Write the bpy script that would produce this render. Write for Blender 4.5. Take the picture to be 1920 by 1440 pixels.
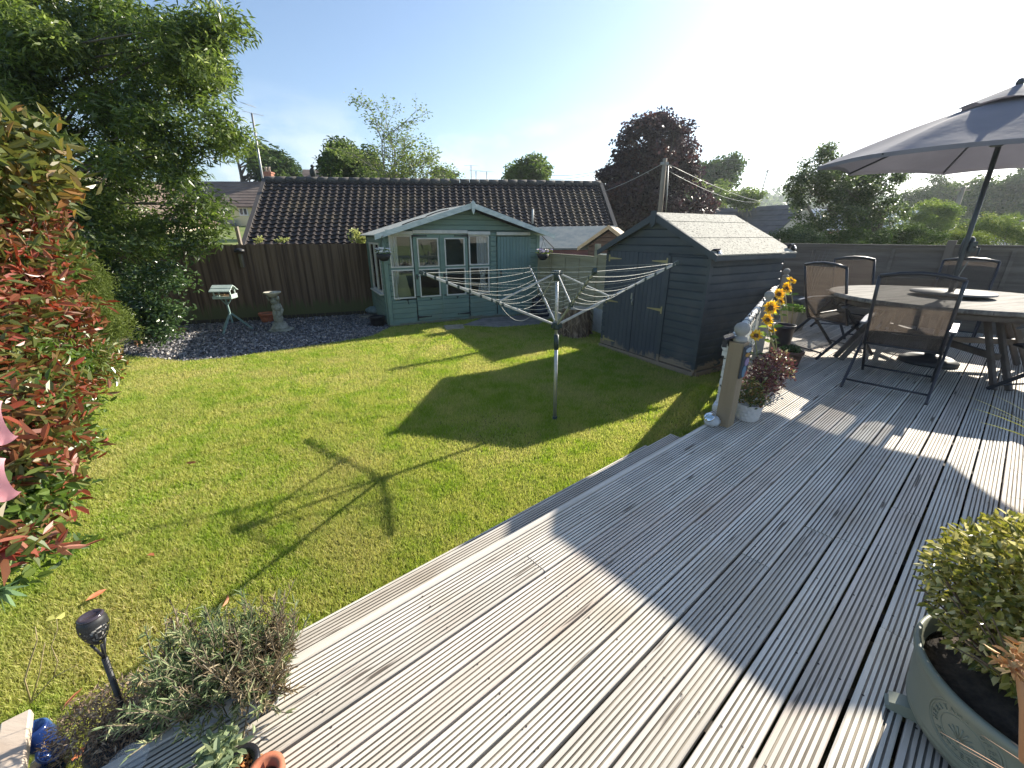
import bpy, math, random
import numpy as np
from mathutils import Vector, Matrix
random.seed(7)
rng = np.random.default_rng(11)
R = math.radians
S = bpy.context.scene
COL = S.collection
for o in list(bpy.data.objects):
    bpy.data.objects.remove(o)

# ------------------------------------------------------------------ camera
TH = 19.87
CH = 2.0                       # eye height above the lawn
DECK = 0.61                    # deck height above the lawn
cam_d = bpy.data.cameras.new("camera")
cam_d.sensor_width = 36.0
cam_d.lens = 775.0 / 1920.0 * 36.0
cam_d.clip_start = 0.02
cam_d.clip_end = 3000
cam = bpy.data.objects.new("camera", cam_d)
COL.objects.link(cam)
cam.location = (0, 0, CH)
cam.rotation_euler = (R(90 - TH), 0, 0)
S.camera = cam

# ------------------------------------------------------------------ light
SUN = Vector((1.48, 1.17, 1.0)).normalized()
ELEV = math.asin(SUN.z)
AZ = math.atan2(SUN.x, SUN.y)
sd = bpy.data.lights.new("sun", 'SUN')
sd.energy = 5.0
sd.angle = R(0.5)
sd.color = (1.0, 0.93, 0.80)
so = bpy.data.objects.new("sun", sd)
COL.objects.link(so)
so.rotation_euler = SUN.to_track_quat('Z', 'Y').to_euler()

w = bpy.data.worlds.new("World")
S.world = w
w.use_nodes = True
nt = w.node_tree
nt.nodes.clear()
wo = nt.nodes.new('ShaderNodeOutputWorld')
bg = nt.nodes.new('ShaderNodeBackground')
sky = nt.nodes.new('ShaderNodeTexSky')
sky.sky_type = 'NISHITA'
sky.sun_disc = False
sky.sun_elevation = ELEV
sky.sun_rotation = AZ
sky.air_density = 1.0
sky.dust_density = 0.6
sky.ozone_density = 2.0
bg.inputs['Strength'].default_value = 0.092
# a few faint fair-weather clouds low over the horizon
tc = nt.nodes.new('ShaderNodeTexCoord')
mp = nt.nodes.new('ShaderNodeMapping')
mp.inputs['Scale'].default_value = (5.5, 5.5, 13.0)
mp.inputs['Location'].default_value = (1.15, 0.4, 0.2)
nz = nt.nodes.new('ShaderNodeTexNoise')
nz.inputs['Scale'].default_value = 1.0
nz.inputs['Detail'].default_value = 7
nz.inputs['Roughness'].default_value = 0.55
cr = nt.nodes.new('ShaderNodeValToRGB')
cr.color_ramp.elements[0].position = 0.50
cr.color_ramp.elements[1].position = 0.64
sep = nt.nodes.new('ShaderNodeSeparateXYZ')
mr = nt.nodes.new('ShaderNodeMapRange')
mr.inputs['From Min'].default_value = 0.04
mr.inputs['From Max'].default_value = 0.26
mr.inputs['To Min'].default_value = 0.75
mr.inputs['To Max'].default_value = 0.0
mul = nt.nodes.new('ShaderNodeMath')
mul.operation = 'MULTIPLY'
mix = nt.nodes.new('ShaderNodeMixRGB')
mix.inputs['Color2'].default_value = (6.6, 6.8, 7.1, 1)
L = nt.links.new
L(tc.outputs['Generated'], mp.inputs['Vector'])
L(mp.outputs['Vector'], nz.inputs['Vector'])
L(nz.outputs['Fac'], cr.inputs['Fac'])
L(tc.outputs['Generated'], sep.inputs[0])
L(sep.outputs['Z'], mr.inputs['Value'])
L(cr.outputs['Color'], mul.inputs[0])
L(mr.outputs['Result'], mul.inputs[1])
L(mul.outputs[0], mix.inputs['Fac'])
L(sky.outputs['Color'], mix.inputs['Color1'])
L(mix.outputs['Color'], bg.inputs['Color'])
L(bg.outputs['Background'], wo.inputs['Surface'])

S.view_settings.view_transform = 'Standard'
S.view_settings.look = 'None'
S.view_settings.exposure = 1.2
S.view_settings.gamma = 1.0
S.render.engine = 'CYCLES'
S.cycles.max_bounces = 6
S.cycles.transparent_max_bounces = 8

# ------------------------------------------------------------------ measuring helpers (pixel of the photo -> place in the garden)
_f = 775.0
_F = Vector((0, math.cos(R(TH)), -math.sin(R(TH))))
_U = Vector((0, math.sin(R(TH)), math.cos(R(TH))))
def ray(u, v):
    return _F + Vector((1, 0, 0)) * ((u - 960) / _f) - _U * ((v - 720) / _f)
def G(u, v, z=0.0):
    r = ray(u, v)
    p = r * ((z - CH) / r.z)
    return Vector((p.x, p.y, z))
def Y(u, v, y):
    r = ray(u, v)
    p = r * (y / r.y)
    return Vector((p.x, p.y, p.z + CH))

# ------------------------------------------------------------------ object helpers
def link(o, parent=None):
    COL.objects.link(o)
    if parent is not None:
        o.parent = parent
    return o
def thing(name, label, cat, loc=(0, 0, 0), rz=0.0, group=None):
    o = bpy.data.objects.new(name, None)
    o.empty_display_size = 0.1
    link(o)
    o.location = loc
    o.rotation_euler = (0, 0, rz)
    return tag(o, label, cat, group)
def tag(o, label, cat, group=None):
    o["label"] = label
    o["category"] = cat
    if group:
        o["group"] = group
    return o
def kind(o, k='structure'):
    o["kind"] = k
    return o
def copy_tree(o, parent=None):
    c = o.copy()
    COL.objects.link(c)
    c.parent = parent
    for ch in list(o.children):
        copy_tree(ch, c)
    return c

class MB:
    def __init__(s):
        s.v = []; s.f = []; s.m = []; s.sm = []
        s.mi = 0
    def add(s, vs, fs, smooth=False):
        b = len(s.v)
        s.v.extend([tuple(p) for p in vs])
        for f in fs:
            s.f.append([b + i for i in f]); s.m.append(s.mi); s.sm.append(smooth)
        return s
    def box(s, c, d, rot=None, M=None, bev=0.0):
        x, y, z = d[0] / 2, d[1] / 2, d[2] / 2
        c = Vector(c)
        if bev > 0:
            b = min(bev, x * .9, y * .9, z * .9)
            vs = []
            idx = {}
            for sx in (-1, 1):
                for sy in (-1, 1):
                    for sz in (-1, 1):
                        for k, off in enumerate(((b, b, 0), (b, 0, b), (0, b, b))):
                            idx[(sx, sy, sz, k)] = len(vs)
                            vs.append(Vector((sx * (x - off[0]), sy * (y - off[1]), sz * (z - off[2]))))
            fs = []
            for s1 in (-1, 1):
                q = lambda k, lst: [idx[t + (k,)] for t in lst]
                fs.append(q(0, [(-1, -1, s1), (1, -1, s1), (1, 1, s1), (-1, 1, s1)]))
                fs.append(q(1, [(-1, s1, -1), (1, s1, -1), (1, s1, 1), (-1, s1, 1)]))
                fs.append(q(2, [(s1, -1, -1), (s1, 1, -1), (s1, 1, 1), (s1, -1, 1)]))
            for a in (-1, 1):
                for b2 in (-1, 1):
                    fs.append([idx[(-1, a, b2, 0)], idx[(1, a, b2, 0)], idx[(1, a, b2, 1)], idx[(-1, a, b2, 1)]])
                    fs.append([idx[(a, -1, b2, 0)], idx[(a, 1, b2, 0)], idx[(a, 1, b2, 2)], idx[(a, -1, b2, 2)]])
                    fs.append([idx[(a, b2, -1, 1)], idx[(a, b2, 1, 1)], idx[(a, b2, 1, 2)], idx[(a, b2, -1, 2)]])
                    for c2 in (-1, 1):
                        fs.append([idx[(a, b2, c2, 0)], idx[(a, b2, c2, 1)], idx[(a, b2, c2, 2)]])
        else:
            vs = [Vector((a * x, b * y, cc * z)) for a in (-1, 1) for b in (-1, 1) for cc in (-1, 1)]
            fs = [[0, 1, 3, 2], [4, 6, 7, 5], [0, 4, 5, 1], [2, 3, 7, 6], [0, 2, 6, 4], [1, 5, 7, 3]]
        if rot is not None:
            from mathutils import Euler
            RM = Euler(rot).to_matrix()
            vs = [RM @ p for p in vs]
        if M is not None:
            vs = [M @ p for p in vs]
        return s.add([c + p for p in vs], fs)
    def beam(s, a, b, wd, ht, up=(0, 0, 1), bev=0.0):
        a = Vector(a); b = Vector(b); d = b - a; l = d.length
        if l < 1e-6: return s
        d.normalize(); up = Vector(up)
        if abs(d.dot(up)) > .99: up = Vector((0, 1, 0))
        sx = d.cross(up).normalized(); uz = sx.cross(d).normalized()
        M = Matrix((sx, d, uz)).transposed()
        return s.box((a + b) / 2, (wd, l, ht), M=M, bev=bev)
    def tube(s, pts, r, n=8, closed=False, cap=True):
        pts = [Vector(p) for p in pts]
        rs = r if isinstance(r, (list, tuple)) else [r] * len(pts)
        m = len(pts)
        t0 = (pts[1] - pts[0]).normalized()
        nrm = t0.orthogonal().normalized()
        rings = []
        for i in range(m):
            if closed: t = (pts[(i + 1) % m] - pts[i - 1]).normalized()
            elif i == 0: t = t0
            elif i == m - 1: t = (pts[-1] - pts[-2]).normalized()
            else: t = (pts[i + 1] - pts[i - 1]).normalized()
            nrm = (nrm - t * nrm.dot(t))
            if nrm.length < 1e-6: nrm = t.orthogonal()
            nrm.normalize(); bn = t.cross(nrm)
            rings.append([pts[i] + (nrm * math.cos(2 * math.pi * k / n) + bn * math.sin(2 * math.pi * k / n)) * rs[i] for k in range(n)])
        vs = [p for rg in rings for p in rg]
        fs = []
        for i in range(m if closed else m - 1):
            j = (i + 1) % m
            for k in range(n):
                k2 = (k + 1) % n
                fs.append([i * n + k, i * n + k2, j * n + k2, j * n + k])
        s.add(vs, fs, True)
        if cap and not closed:
            b = len(s.v) - len(vs)
            s.f.append([b + k for k in range(n)][::-1]); s.m.append(s.mi); s.sm.append(False)
            s.f.append([b + (m - 1) * n + k for k in range(n)]); s.m.append(s.mi); s.sm.append(False)
        return s
    def lathe(s, prof, c=(0, 0, 0), n=24, M=None, squash=None, sm=True):
        c = Vector(c); vs = []; fs = []
        m = len(prof)
        for (r, z) in prof:
            for k in range(n):
                a = 2 * math.pi * k / n
                p = Vector((r * math.cos(a), r * math.sin(a), z))
                if squash: p = Vector((p.x * squash[0], p.y * squash[1], p.z * squash[2]))
                if M is not None: p = M @ p
                vs.append(c + p)
        for i in range(m - 1):
            for k in range(n):
                k2 = (k + 1) % n
                fs.append([i * n + k, i * n + k2, (i + 1) * n + k2, (i + 1) * n + k])
        s.add(vs, fs, sm)
        b = len(s.v) - len(vs)
        if prof[0][0] > 1e-5:
            s.f.append([b + k for k in range(n)][::-1]); s.m.append(s.mi); s.sm.append(False)
        if prof[-1][0] > 1e-5:
            s.f.append([b + (m - 1) * n + k for k in range(n)]); s.m.append(s.mi); s.sm.append(False)
        return s
    def poly(s, pts):                       # one flat face
        return s.add(pts, [list(range(len(pts)))])
    def prism(s, pts, off):                 # polygon swept by a vector
        off = Vector(off); n = len(pts)
        vs = [Vector(p) for p in pts] + [Vector(p) + off for p in pts]
        fs = [list(range(n))[::-1], [n + i for i in range(n)]]
        for i in range(n):
            j = (i + 1) % n
            fs.append([i, j, n + j, n + i])
        return s.add(vs, fs)
    def blob(s, c, r, n=10, m=7, jit=0.15, squash=(1, 1, 1)):
        c = Vector(c); vs = []; fs = []
        for i in range(m + 1):
            ph = math.pi * i / m
            for k in range(n):
                a = 2 * math.pi * k / n
                q = r * (1 + random.uniform(-jit, jit))
                vs.append(c + Vector((q * math.sin(ph) * math.cos(a) * squash[0], q * math.sin(ph) * math.sin(a) * squash[1], q * math.cos(ph) * squash[2])))
        for i in range(m):
            for k in range(n):
                k2 = (k + 1) % n
                fs.append([i * n + k, (i + 1) * n + k, (i + 1) * n + k2, i * n + k2])
        return s.add(vs, fs, True)
    def build(s, name, mats, parent=None, fix=True):
        me = bpy.data.meshes.new(name)
        me.from_pydata(s.v, [], s.f)
        for m in (mats if isinstance(mats, (list, tuple)) else [mats]):
            me.materials.append(m)
        me.polygons.foreach_set('material_index', s.m)
        me.polygons.foreach_set('use_smooth', s.sm)
        me.update()
        if fix:
            import bmesh
            bm = bmesh.new(); bm.from_mesh(me)
            bmesh.ops.recalc_face_normals(bm, faces=bm.faces)
            bm.to_mesh(me); bm.free()
        return link(bpy.data.objects.new(name, me), parent)

# ------------------------------------------------------------------ materials
def mat(name, col, col2=None, rough=.6, scale=6, stretch=(1, 1, 1), bump=0.0, bscale=None, metal=0.0, transl=0.0,
        tint=None, detail=4, ramp=(.35, .65), spec=.5, alpha=1.0, wear=None, speck=None, coat=0.0, patch=None):
    m = bpy.data.materials.new(name)
    m.use_nodes = True
    t = m.node_tree; N = t.nodes; N.clear(); K = t.links.new
    out = N.new('ShaderNodeOutputMaterial')
    b = N.new('ShaderNodeBsdfPrincipled')
    b.inputs['Roughness'].default_value = rough
    b.inputs['Metallic'].default_value = metal
    b.inputs['Specular IOR Level'].default_value = spec
    b.inputs['Alpha'].default_value = alpha
    b.inputs['Coat Weight'].default_value = coat
    tcn = N.new('ShaderNodeTexCoord'); mpn = N.new('ShaderNodeMapping')
    mpn.inputs['Scale'].default_value = stretch
    K(tcn.outputs['Object'], mpn.inputs['Vector'])
    def noise(sc, det=4, ro=.6):
        n = N.new('ShaderNodeTexNoise'); n.inputs['Scale'].default_value = sc
        n.inputs['Detail'].default_value = det; n.inputs['Roughness'].default_value = ro
        K(mpn.outputs['Vector'], n.inputs['Vector']); return n
    def rampn(src, a, bb):
        r = N.new('ShaderNodeMapRange'); r.inputs['From Min'].default_value = a; r.inputs['From Max'].default_value = bb
        K(src, r.inputs['Value']); return r.outputs['Result']
    cur = None
    def mixc(fac, c1, c2):
        x = N.new('ShaderNodeMixRGB')
        if isinstance(fac, (int, float)): x.inputs['Fac'].default_value = fac
        else: K(fac, x.inputs['Fac'])
        for key, c in (('Color1', c1), ('Color2', c2)):
            if isinstance(c, tuple): x.inputs[key].default_value = c[:3] + (1,)
            else: K(c, x.inputs[key])
        return x.outputs['Color']
    cur = tuple(col)
    if col2 is not None:
        cur = mixc(rampn(noise(scale, detail).outputs['Fac'], *ramp), cur, tuple(col2))
    if patch is not None:       # (colour, scale, lo, hi) large soft patches
        n = N.new('ShaderNodeTexNoise'); n.inputs['Scale'].default_value = patch[1]; n.inputs['Detail'].default_value = 5
        K(tcn.outputs['Object'], n.inputs['Vector'])
        cur = mixc(rampn(n.outputs['Fac'], patch[2], patch[3]), cur, tuple(patch[0]))
    if tint is not None:        # per-leaf random
        a = N.new('ShaderNodeAttribute'); a.attribute_name = 'tint'
        cr = N.new('ShaderNodeValToRGB')
        el = cr.color_ramp.elements
        while len(el) < len(tint): el.new(.5)
        for i, (p, c) in enumerate(tint):
            el[i].position = p; el[i].color = tuple(c) + (1,)
        K(a.outputs['Fac'], cr.inputs['Fac'])
        cur = mixc(1.0 if col2 is None else .6, cur, cr.outputs['Color'])
    if speck is not None:       # (colour, scale, lo, hi)
        cur = mixc(rampn(noise(speck[1], 2, .5).outputs['Fac'], speck[2], speck[3]), cur, tuple(speck[0]))
    if wear is not None:        # (colour, z0, z1, scale): bare material where height is low and noise is high
        sp = N.new('ShaderNodeSeparateXYZ'); K(tcn.outputs['Object'], sp.inputs[0])
        h = rampn(sp.outputs['Z'], wear[2], wear[1])
        n = noise(wear[3], 6, .7)
        ad = N.new('ShaderNodeMath'); ad.operation = 'MULTIPLY'
        K(h, ad.inputs[0]); K(n.outputs['Fac'], ad.inputs[1])
        cur = mixc(rampn(ad.outputs[0], .33, .38), cur, tuple(wear[0]))
    if isinstance(cur, tuple): b.inputs['Base Color'].default_value = cur[:3] + (1,)
    else: K(cur, b.inputs['Base Color'])
    if bump:
        bn = N.new('ShaderNodeBump'); bn.inputs['Strength'].default_value = 1.0
        bn.inputs['Distance'].default_value = bump
        K(noise(bscale or scale * 4, 5, .6).outputs['Fac'], bn.inputs['Height'])
        K(bn.outputs['Normal'], b.inputs['Normal'])
    if transl > 0:
        tr = N.new('ShaderNodeBsdfTranslucent')
        if isinstance(cur, tuple): tr.inputs['Color'].default_value = cur[:3] + (1,)
        else:
            hs = N.new('ShaderNodeHueSaturation'); hs.inputs['Value'].default_value = 1.5; hs.inputs['Saturation'].default_value = 1.1
            K(cur, hs.inputs['Color']); K(hs.outputs['Color'], tr.inputs['Color'])
        ms = N.new('ShaderNodeMixShader'); ms.inputs['Fac'].default_value = transl
        K(b.outputs[0], ms.inputs[1]); K(tr.outputs[0], ms.inputs[2]); K(ms.outputs[0], out.inputs['Surface'])
    else:
        K(b.outputs[0], out.inputs['Surface'])
    return m

# ------------------------------------------------------------------ leaves (one mesh of many small pointed leaves)
def leaves(name, C, ln, wd, material, parent=None, droop=0.0, flat=0.3, outward=None, tint=None, fold=.25, seedoff=0, k8=None):
    if k8 is None: k8 = len(C) < 26000 and ln > .02
    C = np.asarray(C, dtype=np.float64); n = len(C)
    rg = np.random.default_rng(100 + n + seedoff)
    d = rg.normal(size=(n, 3)); d[:, 2] = d[:, 2] * flat - droop
    if outward is not None: d = d + outward
    d /= np.linalg.norm(d, axis=1)[:, None] + 1e-9
    nn = rg.normal(size=(n, 3)) * .8 + np.array([0, 0, .7])
    sd_ = np.cross(d, nn); sd_ /= np.linalg.norm(sd_, axis=1)[:, None] + 1e-9
    up = np.cross(sd_, d)
    l = (ln * rg.uniform(.6, 1.25, n))[:, None]; w_ = (wd * rg.uniform(.7, 1.2, n))[:, None]
    if k8:      # rounded leaf folded along its midrib and curling at the tip (two faces)
        K_ = 8
        V = np.empty((n, 8, 3)); cu = up * l * rg.uniform(-.28, .05, n)[:, None]
        V[:, 0] = C
        V[:, 1] = C + d * l * .28 + sd_ * w_ * .42 + up * w_ * fold
        V[:, 2] = C + d * l * .66 + sd_ * w_ * .44 + up * w_ * fold + cu * .4
        V[:, 3] = C + d * l + cu
        V[:, 4] = C + d * l + cu
        V[:, 5] = C + d * l * .66 - sd_ * w_ * .44 + up * w_ * fold + cu * .4
        V[:, 6] = C + d * l * .28 - sd_ * w_ * .42 + up * w_ * fold
        V[:, 7] = C
        F_ = np.array([[0, 1, 2, 3], [7, 4, 5, 6]]).reshape(-1)
        nf = 2
    else:
        K_ = 4; nf = 1; F_ = np.arange(4)
        V = np.empty((n, 4, 3))
        V[:, 0] = C
        V[:, 1] = C + d * l * .45 + sd_ * w_ * .5 + up * w_ * fold
        V[:, 2] = C + d * l
        V[:, 3] = C + d * l * .45 - sd_ * w_ * .5 + up * w_ * fold
    me = bpy.data.meshes.new(name)
    me.vertices.add(K_ * n); me.vertices.foreach_set('co', V.reshape(-1).astype(np.float32))
    idx = (np.arange(n)[:, None] * K_ + F_[None, :]).reshape(-1)
    me.loops.add(len(idx)); me.loops.foreach_set('vertex_index', idx.astype(np.int32))
    me.polygons.add(n * nf)
    me.polygons.foreach_set('loop_start', np.arange(0, 4 * n * nf, 4, dtype=np.int32))
    me.update(calc_edges=True)
    at = me.attributes.new('tint', 'FLOAT', 'POINT')
    tv = rg.uniform(0, 1, n) if tint is None else np.clip(tint, 0, 1)
    at.data.foreach_set('value', np.repeat(tv, K_).astype(np.float32))
    me.materials.append(material)
    return link(bpy.data.objects.new(name, me), parent)

def ell_pts(ells, n, shell=.55):
    """random points in a list of ellipsoids (centre, radii), weighted by volume, pushed to the outside"""
    vol = np.array([e[1][0] * e[1][1] * e[1][2] for e in ells]) ** .8
    k = rng.choice(len(ells), n, p=vol / vol.sum())
    d = rng.normal(size=(n, 3)); d /= np.linalg.norm(d, axis=1)[:, None]
    r = rng.uniform(0, 1, n) ** shell
    c = np.array([tuple(e[0]) for e in ells])[k]; ra = np.array([tuple(e[1]) for e in ells])[k]
    return c + d * r[:, None] * ra, d

BARK = mat('bark', (.085, .07, .055), (.16, .14, .115), rough=.9, scale=9, stretch=(1, 1, .25), bump=.01)

def tree(name, label, base, trunk_top, trunk_r, ells, nclus, nleaf, clus_r, ln, wd, leafmat, droop=.4, cat='tree', group=None,
         limb_r=None, sub=True, flat=.5, bark=None, crown='crown', limb_start=.35, shell=.5, frac=.45):
    base = Vector(base); tt = Vector(trunk_top)
    t = thing(name, label, cat, base, 0, group)
    m = MB()
    n = 7
    tp = [base + (tt - base) * (i / n) + Vector((random.uniform(-1, 1), random.uniform(-1, 1), 0)) * trunk_r * .5 * (i > 0) for i in range(n + 1)]
    loc = lambda p: Vector(p) - base
    m.tube([loc(p) for p in tp], [trunk_r * (1.25 if i == 0 else 1 - .75 * i / n) for i in range(n + 1)], n=9)
    C, D = ell_pts(ells, nclus, shell)
    lr = limb_r or trunk_r * .35
    for c in C:
        c = Vector(c)
        # join to the trunk somewhere below the cluster
        h = limb_start + (1 - limb_start) * random.random() * .9
        k = h * n; i = min(int(k), n - 1); a = tp[i] + (tp[i + 1] - tp[i]) * (k - i)
        if a.z > c.z - .1 * (c - a).length:
            a = tp[max(1, int(n * limb_start))]
        mid = a + (c - a) * .5 + Vector((random.uniform(-1, 1), random.uniform(-1, 1), random.uniform(.2, 1))) * (c - a).length * .12
        if sub and random.random() < frac: m.tube([loc(a), loc(a + (mid - a) * .5), loc(mid), loc(mid + (c - mid) * .6), loc(c)], [lr, lr * .75, lr * .5, lr * .3, lr * .12], n=5, cap=False)
    m.build('trunk', bark or BARK, t, fix=False)
    k = rng.integers(0, len(C), nleaf)
    off = rng.normal(size=(nleaf, 3)); off /= np.linalg.norm(off, axis=1)[:, None]
    P = C[k] + off * (rng.uniform(0, 1, nleaf) ** .6 * clus_r)[:, None] * np.array([1, 1, .8])
    P -= np.array(tuple(base))
    tb = rng.uniform(0, 1, nclus)[k] * .5 + rng.uniform(0, 1, nleaf) * .5
    leaves(crown, P, ln, wd, leafmat, t, droop=droop, flat=flat, tint=tb)
    return t

# ================================================================== GROUND
def sm(a, b, x):
    t = min(1, max(0, (x - a) / (b - a))); return t * t * (3 - 2 * t)
def gz(x, y):
    z = -0.04
    left = sm(-4, -12, x) * sm(12.5, 20, y)
    z += left * 1.75
    z += sm(-6, -20, x) * sm(20, 45, y) * 1.3
    z -= sm(2, 12, x) * sm(10, 30, y) * 1.2
    return z
def ground_sheet():
    xs = sorted(set([-540, -300, -150, -90] + list(range(-60, 64, 3)) + [90, 150, 300, 540]))
    ys = sorted(set([-50, -20, -6] + list(range(0, 80, 3)) + [95, 120, 150, 200, 300, 480]))
    vs = [(x, y, gz(x, y)) for y in ys for x in xs]
    n = len(xs)
    fs = [[j * n + i, j * n + i + 1, (j + 1) * n + i + 1, (j + 1) * n + i] for j in range(len(ys) - 1) for i in range(n - 1)]
    m = MB(); m.add(vs, fs, True)
    return kind(m.build('ground', mat('meadow', (.10, .15, .03), (.17, .20, .05), rough=1, scale=.4, bump=.03, bscale=6), fix=False))
ground_sheet()

AD = R(39.9)
DV = Vector((math.cos(AD), math.sin(AD), 0)); NV = Vector((math.sin(AD), -math.cos(AD), 0))
def DN(d, n, z=0.0):
    p = DV * d + NV * n; return Vector((p.x, p.y, z))
RAIL0 = Vector((1.60, 2.90, 0)); RAILD = Vector((math.cos(R(55.1)), math.sin(R(55.1)), 0))

GRASSM = mat('grass_blades', (.23, .36, .04), (.52, .50, .17), rough=.7, scale=3.6, ramp=(.41, .57), transl=.45,
             tint=[(0, (.13, .19, .03)), (.35, (.29, .38, .05)), (.7, (.44, .47, .11)), (1, (.66, .57, .30))], spec=.3,
             patch=((.60, .50, .25), 1.1, .48, .64))
SOIL = mat('lawn_soil', (.11, .11, .035), (.26, .21, .10), rough=1, scale=3, bump=.012, bscale=60)
m = MB()
m.poly([(-9, 0.2, 0), (-9, 11.5, 0), (5.5, 11.5, 0), (8, 9, 0), (2, -1.5, 0), (-2, -1.5, 0)][::-1])
kind(m.build('lawn', SOIL))

slate_px = [(225, 668), (345, 680), (430, 674), (540, 657), (640, 642), (695, 632), (735, 614), (702, 586), (400, 605), (300, 618), (235, 640)]
SL = [G(u, v, 0) for u, v in slate_px]
def inpoly(x, y, P):
    ins = np.zeros(len(x), bool); j = len(P) - 1
    for i in range(len(P)):
        xi, yi, xj, yj = P[i].x, P[i].y, P[j].x, P[j].y
        c = ((yi > y) != (yj > y)) & (x < (xj - xi) * (y - yi) / (yj - yi + 1e-12) + xi)
        ins ^= c; j = i
    return ins
SH0 = Vector((-2.66, 9.4, 0)); SHA = R(27)                 # summerhouse corner and direction
SX = Vector((math.cos(SHA), math.sin(SHA), 0)); SY = Vector((-SX.y, SX.x, 0))
D0 = Vector((1.67, 7.577, 0)); DA = R(-60)                 # garden shed front-left corner and direction
DX = Vector((math.cos(DA), math.sin(DA), 0)); DY = Vector((-DX.y, DX.x, 0))
slab_px = [(865, 612), (905, 598), (1005, 590), (1045, 592), (1010, 610), (930, 616)]
SLAB = [G(u, v, 0) for u, v in slab_px]
sl2_px = [(832, 612), (868, 610), (872, 619), (836, 621)]
SLAB2 = [G(u, v, 0) for u, v in sl2_px]

def lawn_blades():
    N0 = 2500000
    # more blades close by than far away
    y = .35 + 10.9 * rng.uniform(0, 1, N0) ** 1.5
    x = rng.uniform(-1, 1, N0) * 0
    x = rng.uniform(-1.32, .52, N0) * (y + .9) 
    keep = (x > -7.4) & (x < 4.2) & (y < 11.2)
    x, y = x[keep], y[keep]
    d = x * DV.x + y * DV.y; n = x * NV.x + y * NV.y
    rel_x = x - RAIL0.x; rel_y = y - RAIL0.y
    side = rel_x * RAILD.y - rel_y * RAILD.x          # >0 right of the rail
    bad = ((n > -1.79) & (d > .12) & (d < 3.08)) | ((n > -1.30) & (d <= .12)) | ((side > 0) & (d >= 3.0))
    bad |= inpoly(x, y, SL) | inpoly(x, y, SLAB) | inpoly(x, y, SLAB2)
    sxx = (x - SH0.x) * SX.x + (y - SH0.y) * SX.y; syy = (x - SH0.x) * SY.x + (y - SH0.y) * SY.y
    bad |= (sxx > -.15) & (sxx < 3.75) & (syy > -.03)
    bad |= (y > 9.0 + .376 * (x + 9.0)) & (x < -3)      # up to the fence
    dxx = (x - D0.x) * DX.x + (y - D0.y) * DX.y; dyy = (x - D0.x) * DY.x + (y - D0.y) * DY.y
    bad |= (dxx > 0) & (dxx < 2.04) & (dyy > 0)
    x, y = x[~bad], y[~bad]
    # clumpy density: worn straw patches
    h = np.sin(x * 1.7 + 1.3 * np.sin(y * 1.1)) * np.sin(y * 2.1 + 1.7 * np.sin(x * .9)) * .5 + .5
    k = rng.uniform(0, 1, len(x)) < (.45 + .55 * h)
    x, y, h = x[k], y[k], h[k]
    n = len(x)
    dist = np.sqrt(x * x + y * y + 4)
    hgt = rng.uniform(.014, .050, n) * (.8 + .35 * h) * (1 + .25 * (dist > 5))
    wd = rng.uniform(.0022, .0050, n) * np.clip(dist / 3.0, 1, 2.6)
    a = rng.uniform(0, 2 * np.pi, n); la = rng.uniform(0, 2 * np.pi, n); ll = hgt * rng.uniform(.1, .95, n)
    V = np.zeros((n, 3, 3))
    V[:, 0, 0] = x - np.cos(a) * wd; V[:, 0, 1] = y - np.sin(a) * wd; V[:, 0, 2] = 0
    V[:, 1, 0] = x + np.cos(a) * wd; V[:, 1, 1] = y + np.sin(a) * wd; V[:, 1, 2] = 0
    V[:, 2, 0] = x + np.cos(la) * ll; V[:, 2, 1] = y + np.sin(la) * ll; V[:, 2, 2] = hgt
    me = bpy.data.meshes.new('grass')
    me.vertices.add(3 * n); me.vertices.foreach_set('co', V.reshape(-1).astype(np.float32))
    me.loops.add(3 * n); me.loops.foreach_set('vertex_index', np.arange(3 * n, dtype=np.int32))
    me.polygons.add(n); me.polygons.foreach_set('loop_start', np.arange(0, 3 * n, 3, dtype=np.int32))
    me.update(calc_edges=True)
    at = me.attributes.new('tint', 'FLOAT', 'POINT')
    at.data.foreach_set('value', np.repeat(np.clip(rng.uniform(0, 1, n) * .85 + (1 - h) * .15, 0, 1), 3).astype(np.float32))
    me.materials.append(GRASSM)
    o = link(bpy.data.objects.new('grass', me))
    kind(tag(o, 'short mown green grass of the lawn with straw coloured patches', 'grass'), 'stuff')
    print('blades', n)
lawn_blades()

# slate chippings bed
m = MB(); m.poly([p + Vector((0, 0, .008)) for p in SL][::-1])
kind(m.build('gravel_bed', mat('slate_base', (.05, .05, .055), (.13, .12, .12), rough=.9, scale=18, bump=.01, bscale=50)))
def slate_chips():
    bx = [p.x for p in SL]; by = [p.y for p in SL]
    N0 = 60000
    x = rng.uniform(min(bx), max(bx), N0); y = rng.uniform(min(by), max(by), N0)
    k = inpoly(x, y, SL); x, y = x[k], y[k]; n = len(x)
    C = np.c_[x, y, rng.uniform(.008, .028, n)]
    o = leaves('slate_chips', C, .055, .036, mat('slate', (.20, .20, .215), rough=.55, tint=[(0, (.07, .072, .085)), (.5, (.19, .185, .20)), (.86, (.34, .33, .33)), (1, (.5, .42, .34))], spec=.6), flat=.35, fold=.05)
    kind(tag(o, 'grey and plum slate chippings spread in front of the brown fence', 'slate chippings'), 'stuff')
slate_chips()
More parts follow.
